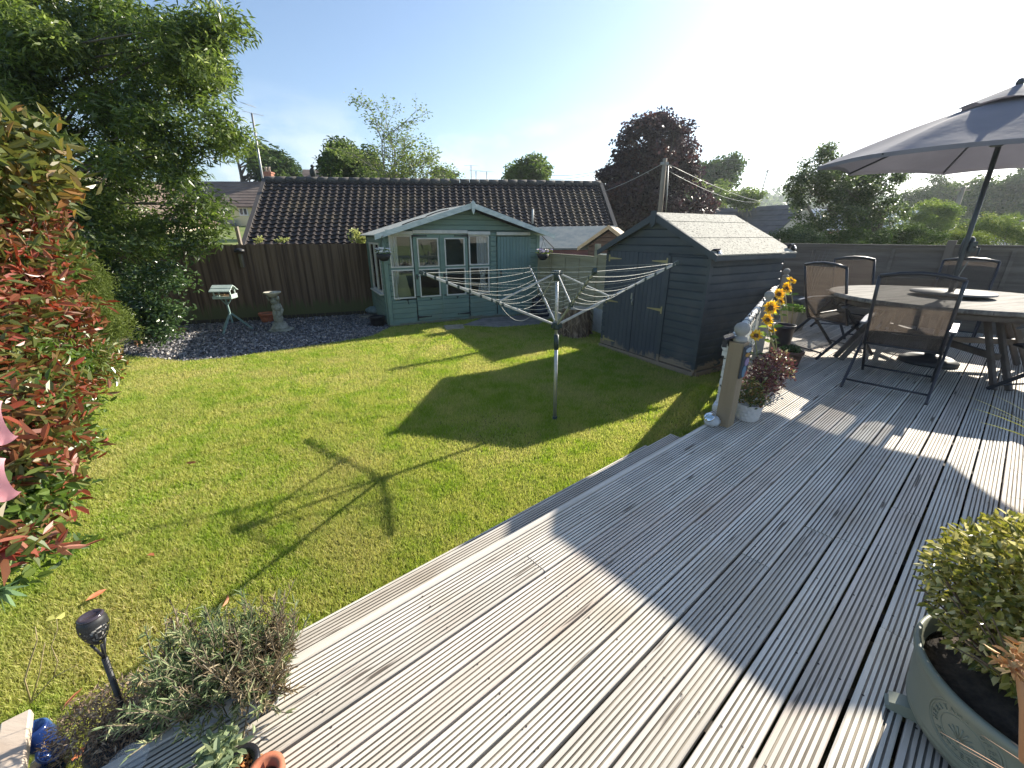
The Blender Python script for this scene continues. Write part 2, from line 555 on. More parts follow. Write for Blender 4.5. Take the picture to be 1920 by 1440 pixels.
# brown leaf litter / bare earth at the left of the bed
bed_px = [(110, 640), (235, 640), (300, 618), (400, 605), (398, 598), (250, 606), (90, 615)]
m = MB(); m.poly([G(u, v, .006) for u, v in bed_px])
kind(m.build('soil_bed', mat('bare_soil', (.10, .07, .045), (.22, .16, .10), rough=1, scale=8, bump=.02, bscale=30)))
m = MB()
m.prism([p + Vector((0, 0, -.02)) for p in SLAB], (0, 0, .045))
kind(m.build('concrete_path', mat('old_concrete', (.16, .15, .14), (.27, .255, .235), rough=.95, scale=5, bump=.004, bscale=40)))
m = MB(); m.prism([p + Vector((0, 0, -.02)) for p in SLAB2], (0, 0, .05))
tag(m.build('paving_slab', mat('slab_stone', (.26, .23, .17), (.38, .34, .26), rough=.95, scale=9, bump=.004)), 'small buff paving slab in the grass before the green summerhouse doors', 'paving slab')

# ================================================================== DECK
def wood(nm, a, b): return mat(nm, a, b, rough=.72, scale=9, stretch=(.10, 1.6, 1), bump=.0012, bscale=40,
              patch=((a[0] * .84, a[1] * .78, a[2] * .70), 2.1, .52, .78), speck=((.12, .095, .075), 26, .655, .72), spec=.35)
WOODV = [wood('decking_pale', (.55, .495, .42), (.76, .70, .61)), wood('decking_grey', (.49, .445, .385), (.68, .63, .555)), wood('decking_pinkish', (.54, .465, .39), (.72, .635, .55)), wood('decking_dark', (.46, .415, .35), (.64, .585, .51))]
WOODTOP = mat('weathered_decking', (.43, .39, .34), (.60, .555, .49), rough=.72, scale=9, stretch=(.10, 1.6, 1), bump=.0012, bscale=40,
              patch=((.50, .43, .34), 1.2, .45, .75), speck=((.14, .11, .085), 30, .72, .78), spec=.35)
WOODGRV = mat('groove_grime', (.15, .132, .105), (.36, .32, .26), rough=.95, scale=14, stretch=(.15, 1, 1))
WOODNOS = mat('smooth_timber', (.50, .45, .38), (.66, .60, .52), rough=.7, scale=16, stretch=(.06, 2.2, 1), bump=.001, bscale=30, speck=((.18, .14, .10), 40, .70, .78))
def board(mb, d0, d1, y1, zt, w=.1195, th=.028, smooth=False, jz=0.0, ng=6):
    """a grooved deck board; local x runs along the deck, y1 = upper y edge"""
    prof = [(y1, zt - th, 0), (y1, zt - .003, 0), (y1 - .003, zt, 0)]
    if not smooth:
        mar = .0125; gw = .0062; gd = .0058
        pitch = (w - 2 * mar + gw) / ng
        yy = y1 - mar
        for g in range(ng):
            a = yy - g * pitch - .003
            prof += [(a, zt, 1), (a - .0012, zt - gd, 1), (a - gw + .0012, zt - gd, 1), (a - gw, zt, 0)]
    prof += [(y1 - w + .003, zt, 0), (y1 - w, zt - .003, 0), (y1 - w, zt - th, 0)]
    n = len(prof)
    tw = [random.uniform(-1, 1) * .0016 for _ in range(2)]; wm = random.choice((0, 0, 1, 1, 2, 3))
    vs = []
    for x, dz in ((d0, tw[0]), (d1, tw[1])):
        vs += [(x, p[0], p[1] + jz + dz) for p in prof]
    b = len(mb.v); mb.v.extend(vs)
    for i in range(n - 1):
        mb.f.append([b + i, b + i + 1, b + n + i + 1, b + n + i]); mb.m.append(4 if (prof[i][2] == 1) else wm); mb.sm.append(False)
    for e in (0, n):
        mb.f.append([b + e + i for i in range(n)]); mb.m.append(0); mb.sm.append(False)

joint_px = [(1166, 906), (1246, 948), (1318, 988), (1400, 1042), (1556, 828), (1640, 858), (1690, 1196), (1518, 1106), (1490, 805), (1700, 960), (1830, 985), (1600, 1020), (1540, 1000), (1360, 905)]
dmb = MB()
row_j = {}
for u, v in joint_px:
    g = G(u, v, DECK); d = g.dot(DV); n = g.dot(NV)
    k = int(math.floor((n + 1.25) / .125)); row_j.setdefault(k, []).append(d)
FEN_D = lambda n: 9.18 + .055 * (n + 2.49)
for k in range(-22, 46):
    n0 = -1.25 + .125 * k                # nearer-lawn edge of the board
    nm = n0 + .06
    ds = -1.9
    if nm < -1.29:
        ds = 3.12 + (-1.28 - nm) / math.tan(R(15.2))
    de = FEN_D(nm) - .02
    if de - ds < .2: continue
    cuts = [c for c in row_j.get(k, []) if ds + .3 < c < de - .3]
    if k not in row_j:
        c = ds + random.uniform(1.0, 4.2)
        while c < de: cuts.append(c); c += random.uniform(2.6, 4.2)
    cuts = [ds] + sorted(cuts) + [de]
    for a, b in zip(cuts[:-1], cuts[1:]):
        w_ = .1150
        board(dmb, a + .0015, b - .0015, -n0 - .010 / 2 + random.uniform(-.0016, .0016), 0, w=w_, jz=random.uniform(-.0012, .0012))
deck = dmb.build('deck', WOODV + [WOODGRV], fix=False)
deck.location = (0, 0, DECK); deck.rotation_euler = (0, 0, AD)
kind(deck)
m = MB()
m.box(((3.1 - 1.9) / 2, 1.266, -.016), (3.1 + 1.9, .034, .034), bev=.004)
o = m.build('nosing', WOODNOS, deck)
m = MB()
for c, zc in ((1.245, -.11), (1.245, -.24), (1.245, -.37), (1.245, -.50)):
    m.box((.6, c, zc), (5.0, .02, .115))
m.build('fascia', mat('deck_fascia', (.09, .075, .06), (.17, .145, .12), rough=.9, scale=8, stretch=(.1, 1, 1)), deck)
# dark joists seen through the gaps
m = MB()
x = -1.7
while x < 9.0:
    yy1 = 1.24 if x < 3.1 else 1.24 + .27 * (x - 3.1)
    m.box((x, (yy1 - 4.3) / 2, -.085), (.047, yy1 + 4.3, .11)); x += .45
m.build('joist', mat('joist_wood', (.05, .04, .03), rough=.9), deck)
# screw heads in pairs along every joist
m = MB()
for k in range(-20, 40):
    n0 = -1.25 + .125 * k
    xx = -1.7
    while xx < 8.8:
        if not (n0 < -1.27 and xx < 3.2 + (-1.28 - n0) / math.tan(R(15.2))) and random.random() < .92:
            for off in (.0255, .088):
                cx, cy = xx + random.uniform(-.008, .008), -n0 - off + random.uniform(-.0015, .0015)
                m.poly([(cx + .0042 * math.cos(q * math.pi / 3), cy + .0042 * math.sin(q * math.pi / 3), .0014 + random.uniform(0, .0004)) for q in range(6)])
        xx += .45
kind(m.build('screw_heads', mat('rusty_screw', (.045, .035, .03), rough=.7), deck, fix=False), 'stuff')
# two steps down to the lawn
sm_ = MB()
for (y1, z, rows) in ((1.56, -.20, 2), (1.78, -.40, 2)):
    for r_ in range(rows):
        board(sm_, .10, 3.06, y1 - r_ * .1235, z, jz=random.uniform(-.001, .001), w=.118)
st = sm_.build('step_treads', WOODV + [WOODGRV], fix=False)
st.location = (0, 0, DECK); st.rotation_euler = (0, 0, AD); kind(st)
m = MB()
for (y1, z) in ((1.545, -.20), (1.765, -.40)):
    m.box((1.58, y1 - .012, z - .028 - .085), (2.94, .02, .165))
    for xe in (.112, 3.048):
        m.box((xe, y1 - .14, z - .028 - .085), (.022, .23, .165))
rs = m.build('risers', bpy.data.materials['deck_fascia'], st)

# ================================================================== FENCES
FB = mat('fence_brown', (.075, .046, .03), (.17, .115, .075), rough=.85, scale=2.2, stretch=(5.2, 1, .10), bump=.002, bscale=40, ramp=(.42,.56),
         tint=None, wear=((.10, .105, .045), .1, 1.1, 5))
def feather_fence():
    a = Vector((-11.0, 8.25, 0)); b = Vector((-3.42, 11.10, 0)); d = (b - a); Lf = d.length; d.normalize()
    t = thing('garden_fence', 'dark brown featheredge fence behind the slate bed, left of the summerhouse', 'fence', a, math.atan2(d.y, d.x))
    m = MB(); x = 0; i = 0
    while x < Lf:
        h = 1.79 + random.uniform(-.012, .012)
        m.box((x + .055, random.uniform(-.002, .002), .05 + h / 2 - .03), (.118, .014, h - .05), rot=(0, 0, R(9) + R(random.uniform(-2, 2))))
        x += .096; i += 1
    m.build('boards', FB, t, fix=False)
    m = MB()
    for z in (.35, .95, 1.55): m.box((Lf / 2, .05, z), (Lf, .07, .08))
    m.build('rail', FB, t, fix=False)
    for k in range(5):
        m = MB(); m.box((.4 + k * 1.8, .12, .9), (.1, .1, 1.8)); m.build('post', FB, t, fix=False)
    m = MB(); m.box((Lf / 2, 0, .06), (Lf, .03, .11)); m.build('gravel_board', mat('gravel_board', (.05, .04, .03), rough=.9), t)
feather_fence()

LAPW = mat('lap_fence_grey', (.115, .095, .078), (.21, .18, .15), rough=.85, scale=6, stretch=(.15, 1, 2), bump=.003, bscale=24)
def t_for_u(P0, d, u, z):
    lo, hi = -8, 30
    for _ in range(60):
        mid = (lo + hi) / 2; p = P0 + d * mid + Vector((0, 0, z - CH))
        uu = 960 + _f * p.x / max(.01, p.dot(_F))
        if uu < u: lo = mid
        else: hi = mid
    return (lo + hi) / 2
def lap_panel(t, x0, x1, h0, h1, bats, material, name='panel', bh=.125, face=-1):
    m = MB(); z = h0
    while z < h1 - .02:
        hh = min(bh + .02, h1 - z)
        L_ = x1 - x0
        nseg = 10
        vs = []; 
        low = [random.uniform(-.008, .008) for _ in range(nseg + 1)]
        for i in range(nseg + 1):
            xx = x0 + L_ * i / nseg
            vs += [(xx, face * .020, z + low[i]), (xx, face * .008, z + hh), (xx, face * .002, z + hh), (xx, face * .008, z + low[i])]
        fs = []
        for i in range(nseg):
            for k in range(4):
                k2 = (k + 1) % 4
                fs.append([i * 4 + k, (i + 1) * 4 + k, (i + 1) * 4 + k2, i * 4 + k2])
        m.add(vs, fs)
        z += bh
    m.box(((x0 + x1) / 2, face * .022, h1 + .008), (x1 - x0, .06, .022), bev=.004)
    m.box(((x0 + x1) / 2, face * .026, h1 - .03), (x1 - x0, .022, .045))
    m.box(((x0 + x1) / 2, face * .026, h0 + .03), (x1 - x0, .022, .045))
    p = m.build(name, material, t)
    for bx in bats:
        mm = MB(); mm.box((bx, face * .032, (h0 + h1) / 2 - .002), (.042, .02, h1 - h0 - .10)); mm.build('batten', material, t)
    return p
def right_fence():
    P0 = Vector((5.45, 7.8, 0)); ang = R(-47); d = Vector((math.cos(ang), math.sin(ang), 0))
    top = 1.83
    t = thing('lap_fence', 'grey brown overlap panel fence with capping along the far side of the deck', 'fence', P0, ang)
    tf = lambda u: t_for_u(P0, d, u, top - .1)
    pa, pb = tf(1453), tf(1778)
    Lp = pb - pa
    b = [tf(1529), tf(1602), tf(1675)]
    lap_panel(t, pa + .05, pb - .05, .12, top, b, LAPW)
    offs = [q - pa for q in b]
    for k in range(1, 4):
        lap_panel(t, pa + k * Lp + .05, pa + (k + 1) * Lp - .05, .12, top + .012 * k, [pa + k * Lp + o_ for o_ in offs], LAPW)
    lap_panel(t, pa - Lp + .05, pa - .05, .12, top, [pa - Lp + o_ for o_ in offs], LAPW)
    for k in range(-1, 5):
        m = MB(); m.box((pa + k * Lp, 0, .96), (.10, .10, 1.92), bev=.004)
        m.build('post', mat('fence_post_brown', (.12, .095, .075), (.19, .155, .125), rough=.85, scale=5, stretch=(1, 1, .15)) if k == -1 else bpy.data.materials['fence_post_brown'], t)
right_fence()
def mid_fence():
    a = Vector((.60, 11.2, 0)); b = Vector((2.05, 8.35, 0)); d = (b - a); Lf = d.length; d.normalize()
    t = thing('panel_fence', 'pale green grey overlap panel fence between the summerhouse and the dark shed', 'fence', a, math.atan2(d.y, d.x))
    PALE = mat('lap_fence_pale', (.25, .23, .155), (.36, .33, .23), rough=.85, scale=6, stretch=(.15, 1, 2), bump=.003, bscale=24)
    WHT = mat('concrete_board', (.42, .42, .40), (.52, .51, .48), rough=.9, scale=8)
    tf = lambda u: t_for_u(a, d, u, 1.45)
    x1 = tf(1119)
    lap_panel(t, 0, x1 - .05, .22, 1.56, [tf(1012), tf(1034), tf(1061), tf(1087)], PALE)
    lap_panel(t, x1 + .05, Lf, .45, 1.60, [tf(1150)], PALE)
    m = MB(); m.box((x1, 0, .91), (.09, .09, 1.82), bev=.004); m.build('post', PALE, t)
    m = MB()
    for i in range(6): m.box((x1 + .1 + i * .105, -.03, .28), (.095, .02, .5), rot=(0, 0, .05))
    m.build('lower_boards', WHT, t)
    m = MB(); m.box(((x1) / 2, 0, .1), (x1 - .1, .04, .2)); m.build('gravel_board', WHT, t)
mid_fence()

# ================================================================== SUMMERHOUSE
GREEN = mat('sage_paint', (.14, .215, .185), (.175, .255, .22), rough=.6, scale=3, stretch=(.4, 1, 2), bump=.001, bscale=30, patch=((.17, .225, .185), 1.6, .52, .75), wear=((.15, .15, .11), .0, .28, 4))
TRIM = mat('weathered_white', (.40, .46, .46), (.58, .63, .62), rough=.6, scale=20, stretch=(.3, 1, 1), bump=.001)
CREAM = mat('cream_trim', (.52, .50, .46), (.62, .60, .56), rough=.6, scale=8)
BLACKI = mat('black_iron', (.02, .02, .022), rough=.5)
def glassmat(name, col=(.02, .025, .03)):
    m = bpy.data.materials.new(name); m.use_nodes = True
    t = m.node_tree; N = t.nodes; N.clear()
    o = N.new('ShaderNodeOutputMaterial'); tr = N.new('ShaderNodeBsdfTransparent'); gl = N.new('ShaderNodeBsdfGlossy')
    gl.inputs['Roughness'].default_value = .02; tr.inputs['Color'].default_value = (.95, .97, .97, 1)
    fr = N.new('ShaderNodeFresnel'); fr.inputs['IOR'].default_value = 1.75
    mx = N.new('ShaderNodeMixShader')
    t.links.new(fr.outputs[0], mx.inputs[0]); t.links.new(tr.outputs[0], mx.inputs[1]); t.links.new(gl.outputs[0], mx.inputs[2]); t.links.new(mx.outputs[0], o.inputs['Surface'])
    return m
GLASS = glassmat('window_glass')
FELT = mat('green_felt', (.30, .32, .29), (.42, .43, .39), rough=.95, scale=12, bump=.003, bscale=80, speck=((.12, .13, .11), 60, .6, .7))

def clad_rect(mb, x0, x1, z0, z1, yf, bh=.115, proud=.018, side=-1, axis='x'):
    """horizontal shiplap boards on the plane y=yf (axis x) or x=yf (axis y); side = outward sign"""
    z = z0
    while z < z1 - .004:
        h = min(bh, z1 - z)
        o0, o1 = yf + side * proud, yf + side * (proud - .015)
        pr = [(yf, z), (o0, z + .003), (o0, z + h - .022), (o1, z + h - .008), (yf, z + h - .001)]
        if axis == 'x':
            mb.add([(x0, p[0], p[1]) for p in pr] + [(x1, p[0], p[1]) for p in pr],
                   [[0, 1, 2, 3, 4], [9, 8, 7, 6, 5]] + [[i, i + 1, i + 6, i + 5] for i in range(4)] + [[4, 0, 5, 9]])
        else:
            mb.add([(p[0], x0, p[1]) for p in pr] + [(p[0], x1, p[1]) for p in pr],
                   [[0, 1, 2, 3, 4], [9, 8, 7, 6, 5]] + [[i, i + 1, i + 6, i + 5] for i in range(4)] + [[4, 0, 5, 9]])
        z += bh
def clad_gable(mb, xl, xr, z0, xa, za, yf, bh=.115, proud=.018, side=-1):
    z = z0
    while z < za - .02:
        h = min(bh, za - z)
        f0 = (z - z0) / (za - z0); f1 = (z + h - z0) / (za - z0)
        a0 = xl + (xa - xl) * f0; b0 = xr + (xa - xr) * f0; a1 = xl + (xa - xl) * f1; b1 = xr + (xa - xr) * f1
        o0, o1 = yf + side * proud, yf + side * (proud - .015)
        pr = [(a0, b0, yf, z), (a0, b0, o0, z + .003), ((a1 * .8 + a0 * .2), (b1 * .8 + b0 * .2), o0, z + h - .022), (a1, b1, o1, z + h - .008), (a1, b1, yf, z + h - .001)]
        mb.add([(p[0], p[2], p[3]) for p in pr] + [(p[1], p[2], p[3]) for p in pr],
               [[0, 1, 2, 3, 4], [9, 8, 7, 6, 5]] + [[i, i + 1, i + 6, i + 5] for i in range(4)] + [[4, 0, 5, 9]])
        z += bh

def summerhouse():
    t = thing('summerhouse', 'sage green wooden summerhouse with glazed double doors and pale barge boards', 'summerhouse', SH0, SHA)
    W0, W1, DP = -.15, 3.75, 1.85
    XA, ZA, ZE = 1.85, 2.53, 1.96
    # walls: thin backing boxes with openings + shiplap
    m = MB()
    low = .59
    strips = [(-.15, .0), (.49, .56), (1.14, 1.16), (1.78, 1.84), (2.34, 2.58), (3.43, 3.75)]
    m.box((W0 + 1.0 - .0, .02, 0), (0, 0, 0)) if False else None
    # lower apron under the windows (fixed side lights)
    for a, b in ((-.05, .50), (1.83, 2.50)):
        clad_rect(m, a, b, .08, low, 0)
    for a, b in ((-.05, .03), (2.40, 2.545), (3.465, 3.70)):
        clad_rect(m, a, b, low if a < 3 else .08, ZE, 0)
    clad_rect(m, 2.40, 2.545, low, ZE, 0) if False else None
    clad_rect(m, -.05, 3.70, 2.04, 2.10, 0, bh=.07)
    clad_gable(m, W0 + .02, W1 - .02, 1.985, XA, ZA, 0)
    # backing
    for a, b, z0, z1 in ((-.15, .50, .05, low), (1.83, 2.56, .05, low), (2.36, 2.56, low, ZE), (3.45, 3.75, .05, ZE), (-.15, .01, low, ZE)):
        m.box(((a + b) / 2, .018, (z0 + z1) / 2), (b - a, .030, z1 - z0))
    m.prism([(W0, .004, ZE), (W1, .004, ZE), (XA, .004, ZA + .02)], (0, .03, 0))
    # right, left, back walls
    clad_rect(m, 0, DP, .08, ZE, W1, side=1, axis='y')
    m.box((W1 - .02, DP / 2, 1.0), (.036, DP, 1.9))
    clad_rect(m, 0, DP, .08, .72, W0, side=-1, axis='y'); clad_rect(m, 0, .25, .72, ZE, W0, side=-1, axis='y'); clad_rect(m, DP - .30, DP, .72, ZE, W0, side=-1, axis='y')
    clad_rect(m, .25, DP - .30, 1.84, ZE, W0, side=-1, axis='y')
    m.box((W0 + .02, DP / 2, .38), (.036, DP, .68)); m.box((W0 + .02, .12, 1.34), (.036, .24, 1.24)); m.box((W0 + .02, DP - .15, 1.34), (.036, .30, 1.24)); m.box((W0 + .02, DP / 2, 1.9), (.036, DP, .12))
    m.box(((W0 + W1) / 2, DP, 1.0), (W1 - W0, .04, 1.95))
    m.prism([(W0, DP, ZE), (W1, DP, ZE), (XA, DP, ZA)], (0, .04, 0))
    m.build('wall', GREEN, t)
    m = MB()
    for x in (W0 + .045, W1 - .045): m.box((x, -.018, 1.02), (.09, .05, 1.92), bev=.003)
    for y in (.045, DP - .045):
        m.box((W0 - .010, y, 1.02), (.045, .09, 1.92)); 
    m.box(((W0 + W1) / 2, -.028, .065), (W1 - W0, .05, .07))
    m.build('corner_post', GREEN, t)
    m = MB(); m.box(((W0 + W1) / 2, DP / 2, .03), (W1 - W0 - .02, DP, .055)); m.build('floor', mat('dark_floor', (.09, .07, .055), rough=.8), t)
    # windows
    def pane_frame(x0, x1, z0, z1, par, yf=-.012, fw=.03, glz=True):
        mm = MB()
        mm.box(((x0 + x1) / 2, yf, z0 + fw / 2), (x1 - x0, .035, fw)); mm.box(((x0 + x1) / 2, yf, z1 - fw / 2), (x1 - x0, .035, fw))
        mm.box((x0 + fw / 2, yf, (z0 + z1) / 2), (fw, .034, z1 - z0 - 2 * fw)); mm.box((x1 - fw / 2, yf, (z0 + z1) / 2), (fw, .034, z1 - z0 - 2 * fw))
        fr = mm.build('window_frame', CREAM, par)
        g = MB(); g.box(((x0 + x1) / 2, yf + .006, (z0 + z1) / 2), (x1 - x0 - fw, .004, z1 - z0 - fw)); g.build('pane', GLASS, fr)
        return fr
    for x0, x1 in ((.0, .50), (1.835, 2.35)):
        pane_frame(x0, x1, 1.31, 1.99, t); pane_frame(x0, x1, .63, 1.27, t)
        m = MB(); m.box(((x0 + x1) / 2, .01, 1.29), (x1 - x0, .05, .05)); m.build('mullion', GREEN, t)
        m = MB(); m.box(((x0 + x1) / 2, -.045, 2.03), (x1 - x0 + .05, .05, .075), rot=(R(-12), 0, 0), bev=.004); m.build('drip_bar', CREAM, t)
    m = MB(); m.box((1.165, -.045, 2.055), (1.28, .05, .075), rot=(R(-12), 0, 0), bev=.004); m.build('drip_bar', CREAM, t)
    m = MB(); m.box((3.005, -.04, 2.02), (.92, .05, .07), rot=(R(-12), 0, 0), bev=.004); m.build('drip_bar', CREAM, t)
    # glazed double doors
    for k, (a, b, p0, p1) in enumerate(((.525, 1.145, .61, 1.095), (1.155, 1.80, 1.24, 1.73))):
        m = MB()
        m.box(((a + p0) / 2, -.006, 1.34), (p0 - a + .004, .04, 1.34)); m.box(((b + p1) / 2, -.006, 1.34), (b - p1 + .004, .04, 1.34))
        m.box(((p0 + p1) / 2, -.006, 1.97), (p1 - p0, .039, .085)); m.box(((p0 + p1) / 2, -.006, 1.29), (p1 - p0, .039, .05)); m.box(((p0 + p1) / 2, -.006, .61), (p1 - p0, .039, .06))
        clad_rect(m, a + .006, b - .006, .12, .59, -.012, bh=.112)
        m.box(((a + b) / 2, .006, .36), (b - a, .03, .56))
        d_ = m.build('glazed_door', GREEN, t)
        pane_frame(p0, p1, 1.31, 1.93, d_, yf=-.022, fw=.026); pane_frame(p0, p1, .64, 1.27, d_, yf=-.022, fw=.026)
        m = MB()
        s_ = 1 if k == 0 else -1; x0 = a if k == 0 else b
        for z in (1.975, .185):
            m = MB()
            m.prism([(x0, -.036, z + .022), (x0, -.036, z - .022), (x0 + s_ * .30, -.036, z - .006), (x0 + s_ * .30, -.036, z + .006)], (0, -.006, 0))
            m.box((x0 - s_ * .012, -.036, z), (.02, .014, .10)); m.box((x0 + s_ * .30, -.036, z), (.022, .012, .03))
            m.build('hinge', BLACKI, d_)
        m = MB(); hx = a + .04 if k == 1 else a + .03
        m.box((hx, -.04, 1.10), (.03, .016, .11)); m.tube([(hx, -.05, 1.11), (hx, -.085, 1.11), (hx + .05, -.09, 1.105)], .008, n=6)
        m.build('handle', BLACKI, d_)
    m = MB(); m.box((1.15, -.034, 1.03), (.035, .02, 1.86)); m.build('cover_strip', GREEN, t)
    # solid boarded door
    m = MB(); x = 2.575
    while x < 3.42:
        m.box((x + .042, -.014, 1.02), (.080, .026, 1.86), bev=.006); x += .0845
    d_ = m.build('boarded_door', mat('door_blue_green', (.125, .21, .20), (.155, .24, .23), rough=.6, scale=3, stretch=(2, 1, .4)), t)
    m = MB(); m.box((2.66, -.04, 1.12), (.05, .02, .05)); m.tube([(2.66, -.05, 1.15), (2.66, -.055, 1.03)], .012, n=6); m.build('handle', mat('dark_lock', (.06, .04, .03), rough=.5), d_)
    for x in (.30, .85, 1.5, 2.1):
        m = MB()
        m.tube([(x, -.04, .60), (x + .0, -.06, .585), (x - .01 if x != .3 else x + .02, -.05, .50 if x == .3 else .565)], .009, n=6)
        m.box((x, -.035, .60), (.05, .012, .018))
        m.build('stay_hook', BLACKI, t)
    # left side window with sill
    m = MB()
    for y0, y1 in ((.27, .87), (.89, 1.52)):
        m.box((W0 - .012, y0 + .02, 1.28), (.03, .04, 1.1)); m.box((W0 - .012, y1 - .02, 1.28), (.03, .04, 1.1)); m.box((W0 - .012, (y0 + y1) / 2, .75), (.03, y1 - y0 - .08, .04)); m.box((W0 - .012, (y0 + y1) / 2, 1.81), (.03, y1 - y0 - .08, .04))
    m.box((W0 - .05, .9, .715), (.10, 1.34, .03))
    f = m.build('side_window', CREAM, t)
    m = MB(); m.box((W0, .58, 1.28), (.004, .54, 1.04)); m.box((W0, 1.2, 1.28), (.004, .56, 1.04)); m.build('pane', GLASS, f)
    # roof
    m = MB(); ov = .30; th = .03
    for s_ in (-1, 1):
        xe = XA + s_ * (XA + .40 if s_ < 0 else 2.20); ze = 1.975
        xe = -.30 if s_ < 0 else 4.00
        pts = [(XA, -ov, 2.62), (xe, -ov, ze), (xe, DP + .12, ze), (XA, DP + .12, 2.62)]
        m.add([Vector(p) for p in pts] + [Vector(p) + Vector((0, 0, .022)) for p in pts],
              [[0, 1, 2, 3], [4, 5, 6, 7], [0, 1, 5, 4], [1, 2, 6, 5], [2, 3, 7, 6], [3, 0, 4, 7]])
    r_ = m.build('roof', FELT, t)
    m = MB()
    for s_, xe in ((-1, -.33), (1, 4.03)):
        p = [(XA, -ov - .005, 2.665), (xe, -ov - .005, 2.005), (xe, -ov - .005, 1.90), (XA, -ov - .005, 2.55)]
        m.prism(p, (0, -.022, 0))
    m.build('barge_board', TRIM, r_)
    m = MB(); m.prism([(XA - .05, -ov - .03, 2.66), (XA, -ov - .03, 2.71), (XA + .05, -ov - .03, 2.66), (XA + .035, -ov - .03, 2.5), (XA, -ov - .03, 2.42), (XA - .035, -ov - .03, 2.5)], (0, -.02, 0)); m.build('finial', TRIM, r_)
    for (x0, y0, x1, y1) in ((.35, .1, .85, -.12), (1.0, .5, 1.55, .42)):
        pts = []
        for i in range(9):
            q = i / 8; x = x0 + (x1 - x0) * q; y = y0 + (y1 - y0) * q
            pts.append((x, y, 1.975 + (x + .3) / 2.15 * .645 + .028 + .02 * math.sin(q * math.pi)))
        m = MB(); m.tube(pts, .012, n=5)
        m.build('felt_edge', bpy.data.materials.get('felt_lip') or mat('felt_lip', (.06, .055, .05), rough=.9), r_)
    m = MB(); m.box(((W0 + W1) / 2, -.0, -.01), (3.95, .12, .05)); m.build('base_bearer', mat('bearer', (.16, .15, .12), rough=.9), t)
    # curtains and things kept inside
    CUR = mat('curtain_white', (.88, .88, .86), rough=.8, transl=.15)
    def curtain(x0, x1, z0, z1, tie):
        mm = MB(); n = 26; vs = []
        rows = 10
        for j in range(rows + 1):
            z = z1 + (z0 - z1) * j / rows
            sq = 1.0
            if tie: sq = 1 - .62 * math.exp(-((z - tie[1]) / .22) ** 2)
            for i in range(n + 1):
                q = i / n
                x = tie[0] + ((x0 + (x1 - x0) * q) - tie[0]) * sq if tie else x0 + (x1 - x0) * q
                vs.append((x, .045 + .022 * math.sin(q * 19) * (1 if not tie else max(.3, sq)), z))
        fs = [[j * (n + 1) + i, j * (n + 1) + i + 1, (j + 1) * (n + 1) + i + 1, (j + 1) * (n + 1) + i] for j in range(rows) for i in range(n)]
        mm.add(vs, fs, True); return mm
    c = curtain(.0, .19, .60, 2.0, (.06, .80)).build('curtain', CUR, None, fix=False)
    place(c, t); tag(c, 'narrow white curtain hanging behind the left summerhouse window', 'curtain', None)
    c = curtain(2.06, 2.36, .66, 2.0, (2.20, 1.02)).build('curtain', CUR, None, fix=False)
    place(c, t); tag(c, 'gathered white curtain tied back behind the right summerhouse window', 'curtain', None)
    m = MB(); m.prism([(.16, .30, .62), (.47, .26, .62), (.36, .20, 1.13), (.13, .24, 1.13)], (0, .02, 0))
    c = m.build('sun_lounger_cushion', mat('pale_yellow_foam', (.62, .62, .42), rough=.8), None); place(c, t)
    tag(c, 'pale yellow board leaning inside the lower left summerhouse window', 'board')
    m = MB(); m.box((1.5, .9, .45), (1.2, .5, .06)); 
    for x in (1.0, 2.0):
        for y in (.7, 1.1): m.box((x, y, .25), (.05, .05, .4))
    m.box((1.5, 1.15, .75), (1.2, .05, .5))
    c = m.build('bench', mat('dark_bench', (.10, .07, .05), rough=.6), None); place(c, t); tag(c, 'dark wooden bench standing inside the summerhouse', 'bench')
def place(o, t):
    o.location = t.location; o.rotation_euler = t.rotation_euler
summerhouse()

